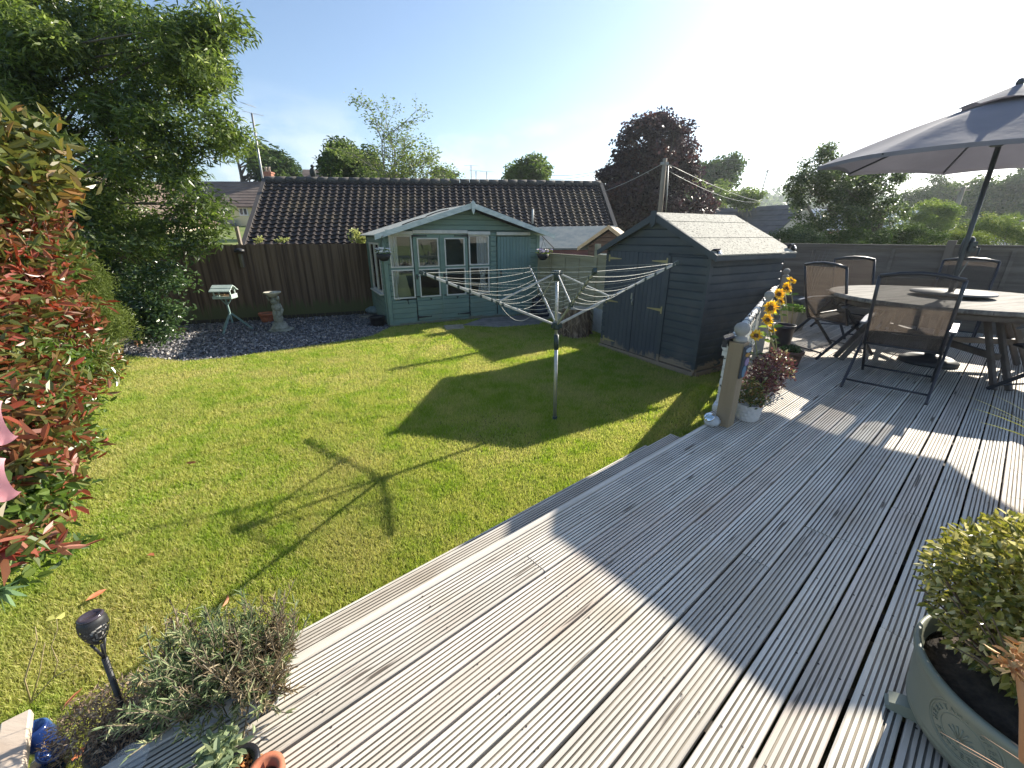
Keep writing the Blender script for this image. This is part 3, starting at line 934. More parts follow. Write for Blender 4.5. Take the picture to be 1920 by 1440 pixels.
# ================================================================== GARDEN SHED
SHP = mat('slate_blue_paint', (.040, .050, .062), (.062, .075, .088), rough=.62, scale=3, stretch=(.4, 1, 2), bump=.0012, bscale=26, patch=((.085, .09, .095), 1.8, .54, .75),
          wear=((.26, .20, .15), .0, .70, 3.2))
SHD = mat('dark_door_paint', (.045, .055, .074), (.062, .074, .094), rough=.62, scale=3, stretch=(2, 1, .4), bump=.0012,
          wear=((.24, .19, .15), .0, .55, 3.6))
PALEFELT = mat('mineral_felt', (.33, .31, .26), (.50, .475, .40), rough=.9, scale=26, bump=.003, bscale=70, speck=((.10, .10, .08), 34, .56, .66), stretch=(1, 1, 1))
BRASS = mat('galvanised_gold', (.42, .36, .20), rough=.45, metal=.6)
def shed():
    t = thing('garden_shed', 'dark slate blue apex shed with double doors and peeling paint at the bottom', 'shed', D0, DA)
    Wd, DP = 2.04, 1.75; ZE, ZA, XA = 1.74, 2.25, 1.06
    m = MB()
    clad_rect(m, 1.36, Wd, .10, ZE, 0); clad_rect(m, 0, .08, .10, ZE, 0)
    clad_gable(m, 0, Wd, ZE, XA, ZA, 0)
    clad_rect(m, 0, DP, .10, ZE, Wd, side=1, axis='y')
    m.box((Wd - .02, DP / 2, .92), (.036, DP, 1.64)); m.box((1.70, .02, .92), (.66, .036, 1.64)); m.box((.04, .02, .92), (.08, .036, 1.64))
    m.prism([(0, .002, ZE), (Wd, .002, ZE), (XA, .002, ZA)], (0, .036, 0))
    clad_rect(m, 0, DP, .10, ZE, 0, side=-1, axis='y'); m.box((.02, DP / 2, .92), (.036, DP, 1.64)); m.box((Wd / 2, DP, .92), (Wd, .036, 1.64))
    m.prism([(0, DP, ZE), (Wd, DP, ZE), (XA, DP, ZA)], (0, .036, 0))
    m.build('wall', SHP, t)
    m = MB()
    m.box((Wd + .004, -.012, .92), (.05, .055, 1.66)); m.box((1.375, -.028, .90), (.05, .022, 1.62))
    m.box((Wd / 2, -.02, .055), (Wd + .02, .05, .07)); m.box((Wd + .02, DP / 2, .055), (.05, DP, .07))
    m.build('corner_trim', SHP, t)
    for k, (a, b) in enumerate(((.09, .745), (.755, 1.35))):
        m = MB(); n = 7; ww = (b - a) / n
        for i in range(n): m.box((a + ww * (i + .5), -.016, .92), (ww - .003, .026, 1.64), bev=.004)
        d_ = m.build('door', SHD, t)
        for z in (.20, .90, 1.62):
            mm = MB(); x0 = a + .02 if k == 0 else b - .02; s_ = 1 if k == 0 else -1
            if k == 1 and z < .3: continue
            mm.prism([(x0, -.032, z + .022), (x0, -.032, z - .022), (x0 + s_ * .28, -.032, z - .006), (x0 + s_ * .28, -.032, z + .006)], (0, -.005, 0))
            mm.box((x0 - s_ * .01, -.034, z), (.03, .01, .11)); mm.build('hinge', BRASS, d_)
        if k == 0:
            mm = MB(); mm.box((.70, -.036, 1.04), (.03, .015, .10)); mm.tube([(.735, -.04, 1.0), (.735, -.06, .96), (.735, -.045, .9)], .01, n=6); mm.build('bolt', mat('steel_bolt', (.45, .45, .45), rough=.4, metal=.8), d_)
    m = MB(); ov = .09
    for xe, s_ in ((-.14, -1), (Wd + .14, 1)):
        ze = 1.735
        pts = [(XA, -ov, ZA + .045), (xe, -ov, ze), (xe, DP + .08, ze), (XA, DP + .08, ZA + .045)]
        m.add([Vector(p) for p in pts] + [Vector(p) + Vector((0, 0, .016)) for p in pts],
              [[0, 1, 2, 3], [4, 5, 6, 7], [0, 1, 5, 4], [1, 2, 6, 5], [2, 3, 7, 6], [3, 0, 4, 7]])
    # felt laps along the slope
    for q in (.22, .62):
        x = XA + (Wd + .14 - XA) * q; z = ZA + .045 + (1.735 - ZA - .045) * q + .018
        m.box((x, DP / 2, z + .001), (.03, DP + .17, .006), rot=(0, math.atan2(ZA + .045 - 1.735, Wd + .14 - XA), 0))
    r_ = m.build('roof', PALEFELT, t)
    m = MB()
    for xe in (-.15, Wd + .15):
        m.prism([(XA, -ov - .003, ZA + .055), (xe, -ov - .003, 1.745), (xe, -ov - .003, 1.665), (XA, -ov - .003, ZA - .05)], (0, -.02, 0))
    m.prism([(XA - .05, -ov - .025, ZA + .08), (XA + .05, -ov - .025, ZA + .08), (XA + .045, -ov - .025, ZA - .10), (XA, -ov - .025, ZA - .15), (XA - .045, -ov - .025, ZA - .10)], (0, -.016, 0))
    m.box((Wd + .125, DP / 2, 1.70), (.02, DP + .16, .06))
    m.build('barge_board', SHP, r_)
    # pale string of light catcher at the eave
    return t
shed()

# weathered little apex shed of the neighbours
def neighbour_shed():
    o = Y(1085, 470, 13.0); o.z = 0
    t = thing('neighbour_shed', 'mauve painted neighbour shed with felted apex roof beyond the pale fence', 'shed', (o.x - .3, o.y, 0), R(-20))
    PUR = mat('mauve_paint', (.20, .09, .12), (.27, .13, .16), rough=.7, scale=4, stretch=(.3, 1, 2))
    m = MB(); clad_rect(m, -1.0, 1.2, 0, 1.62, 0); m.box((.1, 1.0, .8), (2.2, 2.0, 1.62)); m.box((-.2, -.02, 1.35), (.10, .05, .35)); m.build('wall', PUR, t)
    m = MB()
    m.add([(-1.5, -.2, 1.56), (1.45, -.2, 1.60), (1.2, 1.1, 2.22), (-1.3, 1.1, 2.20)], [[0, 1, 2, 3]])
    m.add([(-1.5, -.2, 1.60), (1.45, -.2, 1.64), (1.2, 1.1, 2.26), (-1.3, 1.1, 2.24)], [[0, 1, 2, 3]])
    m.build('roof', mat('worn_felt', (.24, .27, .26), (.36, .36, .32), rough=.9, scale=4), t)
    m = MB(); m.beam((-.4, -.25, 1.63), (-1.1, .6, 2.05), .02, .02); m.build('felt_batten', bpy.data.materials['felt_lip'], t)
    o = Y(1140, 460, 12.4); o.z = 0
    t = thing('playhouse', 'brown gabled playhouse with pale wooden barge boards behind the panel fence', 'playhouse', (o.x, o.y, 0), R(-20))
    BR = mat('brown_boards', (.11, .07, .055), (.16, .10, .08), rough=.8, scale=4, stretch=(.3, 1, 2))
    m = MB(); m.box((0, 1.0, .85), (1.1, 2.0, 1.7)); clad_rect(m, -.55, .55, .3, 1.7, 0); clad_gable(m, -.55, .55, 1.7, 0, 2.1, 0); m.build('wall', BR, t)
    m = MB()
    for s_ in (-1, 1):
        m.prism([(0, -.15, 2.22), (s_ * .8, -.15, 1.66), (s_ * .8, -.15, 1.62), (0, -.15, 2.18)], (0, 2.3, 0))
    m.build('roof', mat('lichen_felt', (.34, .28, .22), (.55, .48, .38), rough=.9, scale=6), t)
    m = MB()
    for s_ in (-1, 1): m.prism([(0, -.17, 2.25), (s_ * .84, -.17, 1.66), (s_ * .84, -.17, 1.56), (0, -.17, 2.14)], (0, -.025, 0))
    m.build('barge_board', mat('raw_pine', (.50, .34, .20), (.60, .44, .28), rough=.7, scale=6), t)
    m = MB(); m.box((-.1, -.06, 1.38), (.3, .03, .22)); m.build('window', mat('white_pane', (.7, .7, .68), rough=.3), t)
neighbour_shed()

# ================================================================== BUNGALOW ROOF
def bungalow():
    RL = Y(497, 338, 15.6); RR = Y(1126, 346, 17.0); EL = Y(458, 459, 12.7); ER = Y(1151, 420, 15.0)
    # extend the slope down past the fence top
    dl = (EL - RL) * 1.45; dr = (ER - RR) * 1.75
    EL = RL + dl; ER = RR + dr
    base = Vector(((EL.x + ER.x) / 2, (EL.y + ER.y) / 2, 0))
    t = thing('bungalow', 'long bungalow roof of dark brown concrete tiles behind the garden fence', 'bungalow', base)
    LO = lambda p: p - base
    cols, sub, rows = 50, 6, 24
    nrm = (RR - RL).cross(EL - RL).normalized()
    if nrm.z < 0: nrm = -nrm
    vs = []; fs = []
    NX = cols * sub
    def P(a, b):
        return (RL + (RR - RL) * a) * (1 - b) + (EL + (ER - EL) * a) * b
    for r_ in range(rows):
        for e in (0, 1):
            b = (r_ + e) / rows
            for i in range(NX + 1):
                q = i / sub
                ph = (q % 1.0)
                h = .034 * (math.sin(math.pi * min(1, ph / .45)) if ph < .45 else -.30 * math.sin(math.pi * (ph - .45) / .55))
                lift = .040 * e + random.uniform(-.0015, .0015)
                vs.append(LO(P(i / NX, b) + nrm * (h + lift)))
    W_ = NX + 1
    for k in range(rows * 2 - 1):
        for i in range(NX):
            fs.append([k * W_ + i, k * W_ + i + 1, (k + 1) * W_ + i + 1, (k + 1) * W_ + i])
    m = MB(); m.add(vs, fs, False)
    # plain back slope
    bk = [RL, RR, RR + Vector((-.6, 5.2, -3)), RL + Vector((-.6, 5.2, -3))]
    m.add([LO(p) for p in bk], [[0, 1, 2, 3]])
    TILE = mat('concrete_tile', (.022, .017, .016), (.060, .044, .038), rough=.8, scale=3.2, bump=.004, bscale=16, speck=((.42, .36, .28), 5.5, .73, .78), patch=((.10, .075, .045), .8, .50, .72))
    rf = m.build('roof', TILE, t, fix=False)
    m = MB(); n = 34
    for i in range(n):
        a = P((i + .02) / n, 0); b = P((i + .98) / n, 0)
        m.tube([LO(a + Vector((0, 0, .01))), LO(b + Vector((0, 0, .018)))], .11, n=8)
    m.build('ridge_tiles', mat('ridge_tile', (.06, .055, .05), (.12, .11, .10), rough=.85, scale=3), rf)
    for A, B in ((RL, EL), (RR, ER)):
        m = MB()
        m.beam(LO(A + nrm * .05), LO(B + nrm * .05), .12, .06)
        m.build('verge', bpy.data.materials.get('verge_mortar') or mat('verge_mortar', (.08, .07, .065), rough=.8), rf)
    m = MB()
    e1 = EL + (RL - EL) * .08; e2 = ER + (RR - ER) * .08; b1 = e1 + Vector((-.3, 6, 0)); b2 = e2 + Vector((-.3, 6, 0))
    e1 = e1 + Vector((.25, .3, 0)); e2 = e2 + Vector((-.25, .3, 0))
    m.prism([LO(Vector((p.x, p.y, -1))) for p in (e1, e2, b2, b1)], (0, 0, max(.3, EL.z - .15) + 1))
    rl, rr = RL + Vector((.3, 0, -.15)), RR + Vector((-.3, 0, -.15))
    m.add([LO(p) for p in (Vector((e1.x, e1.y, 0)), Vector((b1.x, b1.y, 0)), Vector((b1.x, b1.y, EL.z)), rl, Vector((e1.x, e1.y, EL.z)))], [[0, 1, 2, 3, 4]])
    m.add([LO(p) for p in (Vector((e2.x, e2.y, 0)), Vector((b2.x, b2.y, 0)), Vector((b2.x, b2.y, EL.z)), rr, Vector((e2.x, e2.y, EL.z)))], [[0, 1, 2, 3, 4]])
    m.build('wall', mat('brick_brown', (.20, .11, .08), (.28, .17, .12), rough=.9, scale=8), t)
    # little vent pipe on the slope
    v = P(.757, .55)
    m = MB(); a = LO(v); m.tube([a, a + Vector((0, 0, .45))], .035, n=8); m.build('vent_pipe', mat('pale_pipe', (.5, .5, .48), rough=.6), rf)
bungalow()

# ================================================================== HOUSES FURTHER OFF
def gable_house(name, label, o, rz, Lx, Ly, hw, hr, wallm, roofm, windows=(), chimneys=(), cat='house'):
    t = thing(name, label, cat, o, rz)
    m = MB()
    m.box((0, 0, hw / 2 - 1.0), (Lx, Ly, hw + 2.0))
    for s_ in (-1, 1):
        m.prism([(s_ * (Lx / 2 - .004), -Ly / 2, hw), (s_ * (Lx / 2 - .004), Ly / 2, hw), (s_ * (Lx / 2 - .004), 0, hr - .05)], (-s_ * .2, 0, 0))
    m.build('wall', wallm, t)
    m = MB(); e = .3
    for s_ in (-1, 1):
        ye = s_ * (Ly / 2 + e); ze = hw - e * (hr - hw) / (Ly / 2)
        nseg = 9
        for i in range(nseg):       # tile courses
            q0, q1 = i / nseg, (i + 1) / nseg
            m.prism([(-Lx / 2 - .15, ye * q0, hr + (ze - hr) * q0 - .0), (-Lx / 2 - .15, ye * q1, hr + (ze - hr) * q1 + .03), (-Lx / 2 - .15, ye * q1, hr + (ze - hr) * q1 - .08), (-Lx / 2 - .15, ye * q0, hr + (ze - hr) * q0 - .08)], (Lx + .3, 0, 0))
    r_ = m.build('roof', roofm, t)
    for (cx, cy, w_, h_, pots) in chimneys:
        m = MB(); zc = hr - abs(cy) * (hr - hw) / (Ly / 2)
        m.box((cx, cy, zc + h_ / 2 - .3), (w_, w_ * .8, h_ + .6)); m.box((cx, cy, zc + h_), (w_ + .1, w_ * .8 + .1, .12))
        c_ = m.build('chimney', bpy.data.materials.get('red_brick') or mat('red_brick', (.28, .11, .07), (.38, .18, .12), rough=.9, scale=12), r_)
        if pots:
            m = MB()
            for p in range(pots): m.lathe([(.11, 0), (.09, .35), (.12, .38), (.12, .42)], (cx + (p - (pots - 1) / 2) * .3, cy, zc + h_ + .05), n=10)
            m.build('chimney_pot', mat('terracotta_pot_far', (.35, .18, .11), rough=.8), c_) if False else m.build('chimney_pots', bpy.data.materials.get('pot_far') or mat('pot_far', (.5, .42, .36), rough=.8), c_)
    for (wx, wz, ww, wh, face) in windows:
        m = MB(); y = -Ly / 2 - .03
        m.box((wx, y, wz + wh / 2 - .04), (ww, .08, .08)); m.box((wx, y, wz - wh / 2 + .04), (ww, .08, .08))
        for xx in (-ww / 2 + .04, 0, ww / 2 - .04): m.box((wx + xx, y, wz), (.07, .08, wh - .16))
        w_ = m.build('window', bpy.data.materials.get('upvc') or mat('upvc', (.75, .75, .75), rough=.4), t)
        m = MB(); m.box((wx, y + .01, wz), (ww - .1, .03, wh - .1)); m.build('pane', bpy.data.materials.get('far_glass') or mat('far_glass', (.06, .08, .10), rough=.1), w_)
    return t
ROOFR = mat('roof_brown', (.12, .08, .062), (.18, .13, .10), rough=.85, scale=2, patch=((.20, .15, .12), .6, .5, .7))
ROOFD = mat('roof_slate', (.06, .06, .068), (.10, .095, .10), rough=.8, scale=2)
c = Y(415, 424, 37); 
gable_house('cottage', 'cream rendered cottage with brown tiled roof seen past the end of the bungalow', (c.x + 3.0, 41, c.z - .1), R(2), 16, 8, 1.75, 3.9, mat('cream_render', (.66, .60, .38), (.74, .68, .46), rough=.9, scale=1), ROOFR,
            windows=[(-2.4, 1.22, .70, .62, 0), (-1.0, 1.22, .70, .62, 0), (-5.0, 1.22, .70, .62, 0)], chimneys=[(-.4, .0, .75, .7, 2)])
m = MB(); c2 = Y(424, 420, 36.2)
m.box((0, .4, .35), (1.1, .1, .7), bev=.05); m.box((0, .15, .3), (1.0, .5, .1)); 
for x in (-.4, .4): m.box((x, 0, .1), (.08, .4, .5))
o = m.build('garden_chair', mat('grey_plastic', (.22, .22, .23), rough=.6)); o.location = (c2.x, c2.y, c2.z - .3); tag(o, 'grey garden seat on the grass before the cream cottage', 'garden chair')

c = Y(1475, 377, 27)
gable_house('gabled_house', 'pale rendered house gable with dark roof beyond the shed roof', (c.x - 1.2, 33.0, c.z - 7.2), R(-62), 12, 8.4, 4.4, 7.1, mat('grey_render', (.42, .37, .35), (.48, .43, .41), rough=.9, scale=1), ROOFD, chimneys=[(-1.5, 0, .9, .9, 2), (-5.0, 0, .8, .7, 1)])
c = Y(1720, 400, 60)
gable_house('brick_terrace', 'long red brick terrace with blue grey roof far behind the birch', (c.x, 75, -3.5), R(-8), 34, 9, 6.4, 9.6, bpy.data.materials['red_brick'], mat('pale_blue_roof', (.40, .44, .48), (.48, .52, .56), rough=.7, scale=1), windows=[(-8, 4.5, 1.6, 1.3, 0), (-2, 4.5, 1.6, 1.3, 0), (4, 4.5, 1.6, 1.3, 0), (10, 4.5, 1.6, 1.3, 0)])
gable_house('warehouse', 'wide pale blue roofed warehouse on the skyline at the right', (105, 118, -3), R(-25), 60, 22, 8.5, 10.8, mat('warehouse_wall', (.28, .26, .26), rough=.8), bpy.data.materials['pale_blue_roof'])
c = Y(665, 330, 60)
gable_house('far_cottage', 'distant brown roofed house peeping over the bungalow ridge', (c.x - 1, 62, 5.5), R(10), 12, 7, 2.4, 4.6, bpy.data.materials['cream_render'], ROOFR, chimneys=[(-2, 0, .7, .8, 1), (3.0, 0, .7, .8, 1)])
c = Y(225, 360, 29)
gable_house('white_house', 'white gabled house wall glimpsed through the left ash tree', (c.x, 29, .9), R(92), 9, 5.4, 2.2, 4.6, mat('peach_render', (.72, .58, .46), rough=.9), ROOFR)

# ================================================================== TREES AND SHRUBS
def LM(name, tint, transl=.35, rough=.5, spec=.4):
    return mat(name, tint[0][1], rough=rough, tint=tint, transl=transl, spec=spec)
ASHL = LM('ash_leaf', [(0, (.03, .055, .015)), (.45, (.075, .115, .025)), (.8, (.17, .225, .05)), (1, (.40, .45, .20))], .45, .38, .7)
DARKL = LM('laurel_leaf', [(0, (.02, .045, .015)), (.6, (.055, .10, .03)), (1, (.16, .23, .08))], .3, .3, .8)
def px_ell(lst):
    """(u, v, y, rx_px, rz_px, ry_m) seen sizes -> ellipsoids in metres"""
    out = []
    for u, v, y, rx, rz, ry in lst:
        c = Y(u, v, y); q = Vector((c.x, c.y, c.z - CH)).dot(_F); k = q / _f
        out.append((tuple(c), (rx * k, ry, rz * k)))
    return out
es = px_ell([(110, 90, 8.2, 210, 130, 1.5), (330, 70, 7.6, 105, 75, .9), (410, 15, 7.2, 45, 30, .5), (290, 215, 7.6, 130, 85, 1.1), (90, 290, 7.8, 180, 110, 1.3), (380, 120, 7.2, 45, 40, .4), (425, 222, 7.1, 34, 35, .35),
             (330, 330, 7.4, 110, 75, .9), (170, 420, 7.4, 150, 75, 1.1), (395, 300, 7.2, 50, 55, .5), (340, 420, 7.2, 65, 45, .5), (-120, 200, 8.2, 200, 220, 1.6), (60, 70, 7.0, 90, 60, .7), (30, 180, 7.0, 80, 60, .6)])
b = Vector((-9.3, 7.9, 0))
tree('ash_tree', 'large ash tree with hanging narrow leaves filling the upper left', b, b + Vector((.15, .1, 7.2)), .20, es, 265, 115000, .36, .125, .030, ASHL, droop=.55, flat=.5, limb_r=.045, limb_start=.3, shell=.42, frac=.3)
es = px_ell([(230, 555, 7.4, 95, 60, .6), (140, 510, 7.2, 95, 65, .6), (290, 600, 7.2, 48, 38, .35), (310, 520, 7.3, 42, 25, .3), (180, 610, 7.0, 75, 34, .45), (60, 480, 7.6, 110, 90, .6)])
b = Vector((-7.0, 7.7, 0))
tree('laurel_shrub', 'dark glossy leaved shrub beneath the ash tree beside the brown fence', b, b + Vector((0, .1, 1.2)), .05, es, 150, 24000, .30, .085, .038, DARKL, droop=.2, cat='shrub', limb_r=.008, limb_start=.05, shell=.4, frac=.12)
CONL = LM('conifer_spray', [(0, (.07, .10, .02)), (.6, (.15, .19, .04)), (1, (.24, .28, .07))], .3, .6, .3)
es = px_ell([(155, 565, 5.4, 52, 70, .35), (140, 530, 5.4, 40, 35, .3), (190, 610, 5.2, 34, 40, .3)])
b = Vector((-5.75, 5.5, 0))
tree('conifer_shrub', 'rounded yellow green conifer shrub between the red hedge and the ash', b, b + Vector((0, 0, 1.1)), .04, es, 90, 22000, .20, .06, .008, CONL, droop=-.2, cat='shrub', limb_r=.006, limb_start=.05, flat=1.0, frac=.2)
# red robin hedge along the left edge
REDL = LM('red_robin_leaf', [(0, (.06, .12, .025)), (.40, (.15, .16, .045)), (.52, (.20, .09, .04)), (.78, (.27, .055, .035)), (1, (.40, .20, .14))], .28, .38, .55)
GRNL = LM('hedge_leaf', [(0, (.04, .08, .018)), (.6, (.10, .16, .03)), (1, (.22, .28, .07))], .35, .35, .6)
def hedge():
    def mk(name, label, ells_px, nc, nl, cr, ln, wd, M_, lens, cat='shrub'):
        es = []
        for u, v, q, rx, rz, ry in ells_px:
            p = ray(u, v) * q; k = q / _f
            es.append(((p.x, p.y, p.z + CH), (rx * k, ry, rz * k)))
        cx = sum(e[0][0] for e in es) / len(es); cy = sum(e[0][1] for e in es) / len(es)
        b = Vector((cx - .55, cy - .1, 0))
        return tree(name, label, b, b + Vector((-.25, 0, .4)), .008, es, nc, nl, cr, ln, wd, M_, droop=-.25, cat=cat, limb_r=.005, limb_start=.3, flat=.8, shell=.35, frac=.05)
    mk('photinia_shrub', 'red leaved photinia spilling over the left edge of the lawn', [(11, 400, 2.5, 61, 54, 0.3), (46, 480, 2.7, 38, 54, 0.3), (6, 520, 2.3, 66, 64, 0.3), (46, 590, 2.7, 61, 44, 0.35), (21, 700, 2.1, 38, 54, 0.25), (16, 790, 1.75, 38, 49, 0.2), (36, 850, 1.6, 24, 44, 0.16), (-74, 600, 2, 60, 194, 0.3), (76, 650, 3, 31, 29, 0.3), (81, 740, 2.9, 21, 39, 0.3), (71, 860, 2.3, 21, 39, 0.25), (46, 940, 1.9, 26, 34, 0.2), (-34, 900, 1.7, 60, 114, 0.2), (26, 1030, 1.6, 31, 19, 0.12)],
       300, 14500, .16, .078, .026, REDL, 1)
    mk('photinia_bush', 'low photinia bush with red tips and green leaves beside the lawn edge', [(136, 690, 3.9, 21, 34, 0.35), (171, 665, 4.4, 12, 29, 0.35), (96, 640, 3.6, 31, 39, 0.3), (101, 740, 3.2, 12, 26, 0.2), (136, 735, 3.9, 16, 24, 0.3), (176, 705, 4.5, 12, 20, 0.3)],
       110, 7500, .16, .072, .025, LM('bronze_leaf', [(0, (.06, .11, .02)), (.6, (.16, .19, .05)), (.8, (.28, .09, .04)), (1, (.36, .08, .05))], .3, .3, .7), 1)
    mk('bronze_shrub', 'tall shrub with bronze green leaves above the red photinia at the left edge', [(16, 260, 2.3, 41, 34, 0.25), (6, 330, 2.2, 61, 44, 0.25), (71, 250, 2.4, 12, 12, 0.1)],
       60, 1100, .18, .095, .034, LM('bronze_green_leaf', [(0, (.05, .09, .025)), (.55, (.14, .15, .04)), (1, (.30, .14, .05))], .4, .35, .6), 1)
    mk('green_shrub', 'light green leafy shrub mixed among the red hedge', [(81, 610, 2.9, 21, 14, 0.2), (46, 680, 2.4, 36, 24, 0.2), (96, 700, 3, 12, 24, 0.2), (11, 760, 1.9, 21, 34, 0.2), (26, 930, 1.7, 26, 34, 0.1), (56, 540, 3, 36, 54, 0.2), (6, 850, 1.9, 46, 54, 0.2), (46, 770, 2.6, 36, 54, 0.3), (-4, 980, 1.6, 26, 44, 0.12), (96, 780, 3, 21, 39, 0.3), (86, 860, 2.6, 16, 39, 0.25), (56, 950, 2.2, 26, 34, 0.2), (16, 1050, 1.8, 36, 24, 0.15), (26, 480, 2.9, 46, 74, 0.2)],
       220, 16000, .15, .055, .026, GRNL, 1)
    mk('low_photinia', 'small red photinia sprig low beside the near lawn edge', [(26, 1020, 1.25, 21, 16, 0.06), (36, 880, 1.5, 31, 24, 0.12)],
       30, 260, .07, .085, .027, REDL, 1)
hedge()

def bg_tree(name, label, ells, base, th, tr, nc, nl, cr, ln, wd, M_, **kw):
    es = px_ell(ells)
    b = Vector(base)
    return tree(name, label, b, b + Vector((0, 0, th)), tr, es, nc, nl, cr, ln, wd, M_, **kw)
COP = LM('copper_leaf', [(0, (.022, .012, .018)), (.6, (.05, .025, .03)), (.9, (.11, .045, .04)), (1, (.22, .09, .06))], .25, .5, .4)
bg_tree('copper_beech', 'big dark purple leaved tree behind the garden shed', [(1215, 290, 24, 70, 62, 2.6), (1170, 340, 24, 42, 48, 2), (1262, 300, 24, 42, 62, 2), (1200, 385, 24, 86, 60, 2.4), (1285, 385, 24, 58, 44, 2), (1160, 375, 24, 40, 50, 1.6), (1225, 240, 24, 50, 22, 1.6), (1280, 255, 24, 14, 20, .8), (1180, 300, 24, 30, 20, 1), (1290, 320, 24, 16, 22, .8)],
        (8.0, 24, -.5), 6.0, .30, 240, 36000, .58, .20, .14, COP, limb_r=.09, droop=.1)
OAK = LM('oak_leaf', [(0, (.03, .055, .014)), (.6, (.06, .10, .022)), (1, (.12, .16, .04))], .3, .6, .3)
PALEL = LM('pale_leaf', [(0, (.08, .12, .03)), (.6, (.15, .20, .05)), (1, (.26, .30, .10))], .45, .5, .4)
bg_tree('dark_conifer', 'dark spreading conifer left of the aerial mast', [(500, 305, 44, 28, 26, 3), (520, 325, 44, 38, 22, 3), (495, 285, 44, 12, 12, 1)], (-26, 44, 4), 5, .3, 60, 9000, .9, .45, .16, OAK, limb_r=.08)
bg_tree('evergreen_tree', 'dense dark evergreen tree behind the bungalow ridge, left of the sparse tree', [(655, 305, 26, 42, 36, 2.4), (635, 325, 26, 24, 26, 1.5), (690, 315, 26, 20, 26, 1.2)], (-10.3, 26, 1), 5, .25, 70, 12000, .6, .24, .10, OAK, limb_r=.06)
# sparse multi-stem tree
def sparse_tree():
    b = Y(740, 350, 21.5); b.z = 1.0
    t = thing('sparse_tree', 'thinly leaved multi-stemmed tree with bare upper twigs behind the bungalow ridge', 'tree', b)
    m = MB(); tips = []
    def grow(p, d, l, r, lev):
        pts = [p]; q = p.copy(); dd = d.copy()
        for i in range(4):
            dd = (dd + Vector((random.uniform(-1, 1), random.uniform(-1, 1), random.uniform(-.1, .5))) * .16).normalized()
            q = q + dd * l / 4; pts.append(q.copy())
        m.tube(pts, [r, r * .9, r * .8, r * .7, r * .6], n=5, cap=False)
        if lev >= 2: tips.extend(pts[1:])
        if lev < 4:
            for k in range(3 if lev < 3 else 2):
                s_ = pts[random.choice((2, 3, 4))] if k else pts[4]
                nd = (dd + Vector((random.uniform(-1.5, 1.5), random.uniform(-.7, .7), random.uniform(-.75, .15))) * .62).normalized()
                grow(s_, nd, l * random.uniform(.50, .72), r * .55, lev + 1)
    k = 20.3 / _f
    for u, v in ((655, 245), (692, 212), (735, 222), (772, 258), (815, 285), (838, 308), (648, 292)):
        tgt = Y(u, v, 21.5 + random.uniform(-1, 1)) - b
        d = tgt.normalized()
        grow(Vector((random.uniform(-.2, .2), 0, 0)), d, tgt.length * .46, .075, 0)
    m.build('trunk', mat('pale_bark', (.17, .15, .12), (.27, .24, .20), rough=.9, scale=4), t, fix=False)
    T = np.array([tuple(p) for p in tips]); n = 7500
    P = T[rng.integers(0, len(T), n)] + rng.normal(size=(n, 3)) * .13
    leaves('crown', P, .13, .065, PALEL, t, droop=.1)
sparse_tree()
bg_tree('round_tree', 'small round green tree standing over the right half of the bungalow ridge', [(990, 325, 30, 34, 24, 2), (975, 335, 30, 22, 16, 1)], (1.0, 30, -1), 4.5, .2, 45, 7000, .6, .22, .11, LM('lime_leaf', [(0, (.06, .10, .025)), (1, (.16, .21, .06))], .4), limb_r=.05)
bg_tree('field_tree', 'tiny distant domed tree over the middle of the ridge', [(832, 332, 80, 20, 12, 4)], (-13, 80, 8), 4, .3, 25, 3000, 1.2, .5, .35, OAK, limb_r=.1)
bg_tree('lime_tree', 'rounded green tree on the skyline right of the purple tree', [(1345, 325, 46, 38, 26, 3.5), (1320, 345, 46, 18, 20, 2), (1365, 335, 46, 20, 14, 2)], (22, 46, -2), 7, .3, 50, 9000, 1.0, .35, .22, OAK, limb_r=.1)
bg_tree('willow_tree', 'soft grey green tree below the skyline right of the purple tree', [(1330, 372, 36, 28, 24, 2.4), (1300, 350, 36, 12, 20, 1)], (17, 36, -2), 5, .25, 35, 6500, .8, .3, .10, PALEL, limb_r=.07)
bg_tree('garden_tree', 'small bright tree between the chimneys of the gabled house', [(1395, 372, 30, 24, 12, 1.4)], (16.5, 30, -2), 4, .15, 22, 3500, .5, .2, .09, PALEL, limb_r=.04)
BIR = LM('birch_leaf', [(0, (.03, .05, .018)), (.6, (.07, .105, .035)), (1, (.22, .26, .12))], .45, .4, .6)
bg_tree('birch_tree', 'airy birch with small shimmering leaves behind the grey fence', [(1580, 380, 13, 90, 74, 1.2), (1530, 340, 13, 55, 40, .8), (1545, 300, 13, 26, 34, .5), (1500, 330, 13, 22, 14, .3), (1480, 380, 13, 22, 30, .3), (1640, 350, 13, 62, 38, .9), (1690, 330, 13, 24, 14, .3), (1560, 430, 12.6, 80, 34, .9), (1640, 420, 13, 52, 40, .9), (1510, 410, 13, 30, 10, .4), (1600, 330, 13, 50, 22, .7)],
        (11.0, 13.2, -.6), 3.6, .09, 170, 30000, .25, .070, .048, BIR, limb_r=.018, droop=.25)
bg_tree('ball_shrub', 'bright green rounded bush in front of the far trees, left of the leaning pole', [(1745, 405, 18, 42, 30, 1.0), (1720, 430, 18, 38, 26, .9), (1760, 425, 18, 30, 22, .8)], (18.6, 18, -1), 2.6, .1, 60, 16000, .32, .07, .045, LM('box_leaf', [(0, (.07, .12, .02)), (.6, (.16, .22, .04)), (1, (.28, .33, .08))], .35), limb_r=.03)
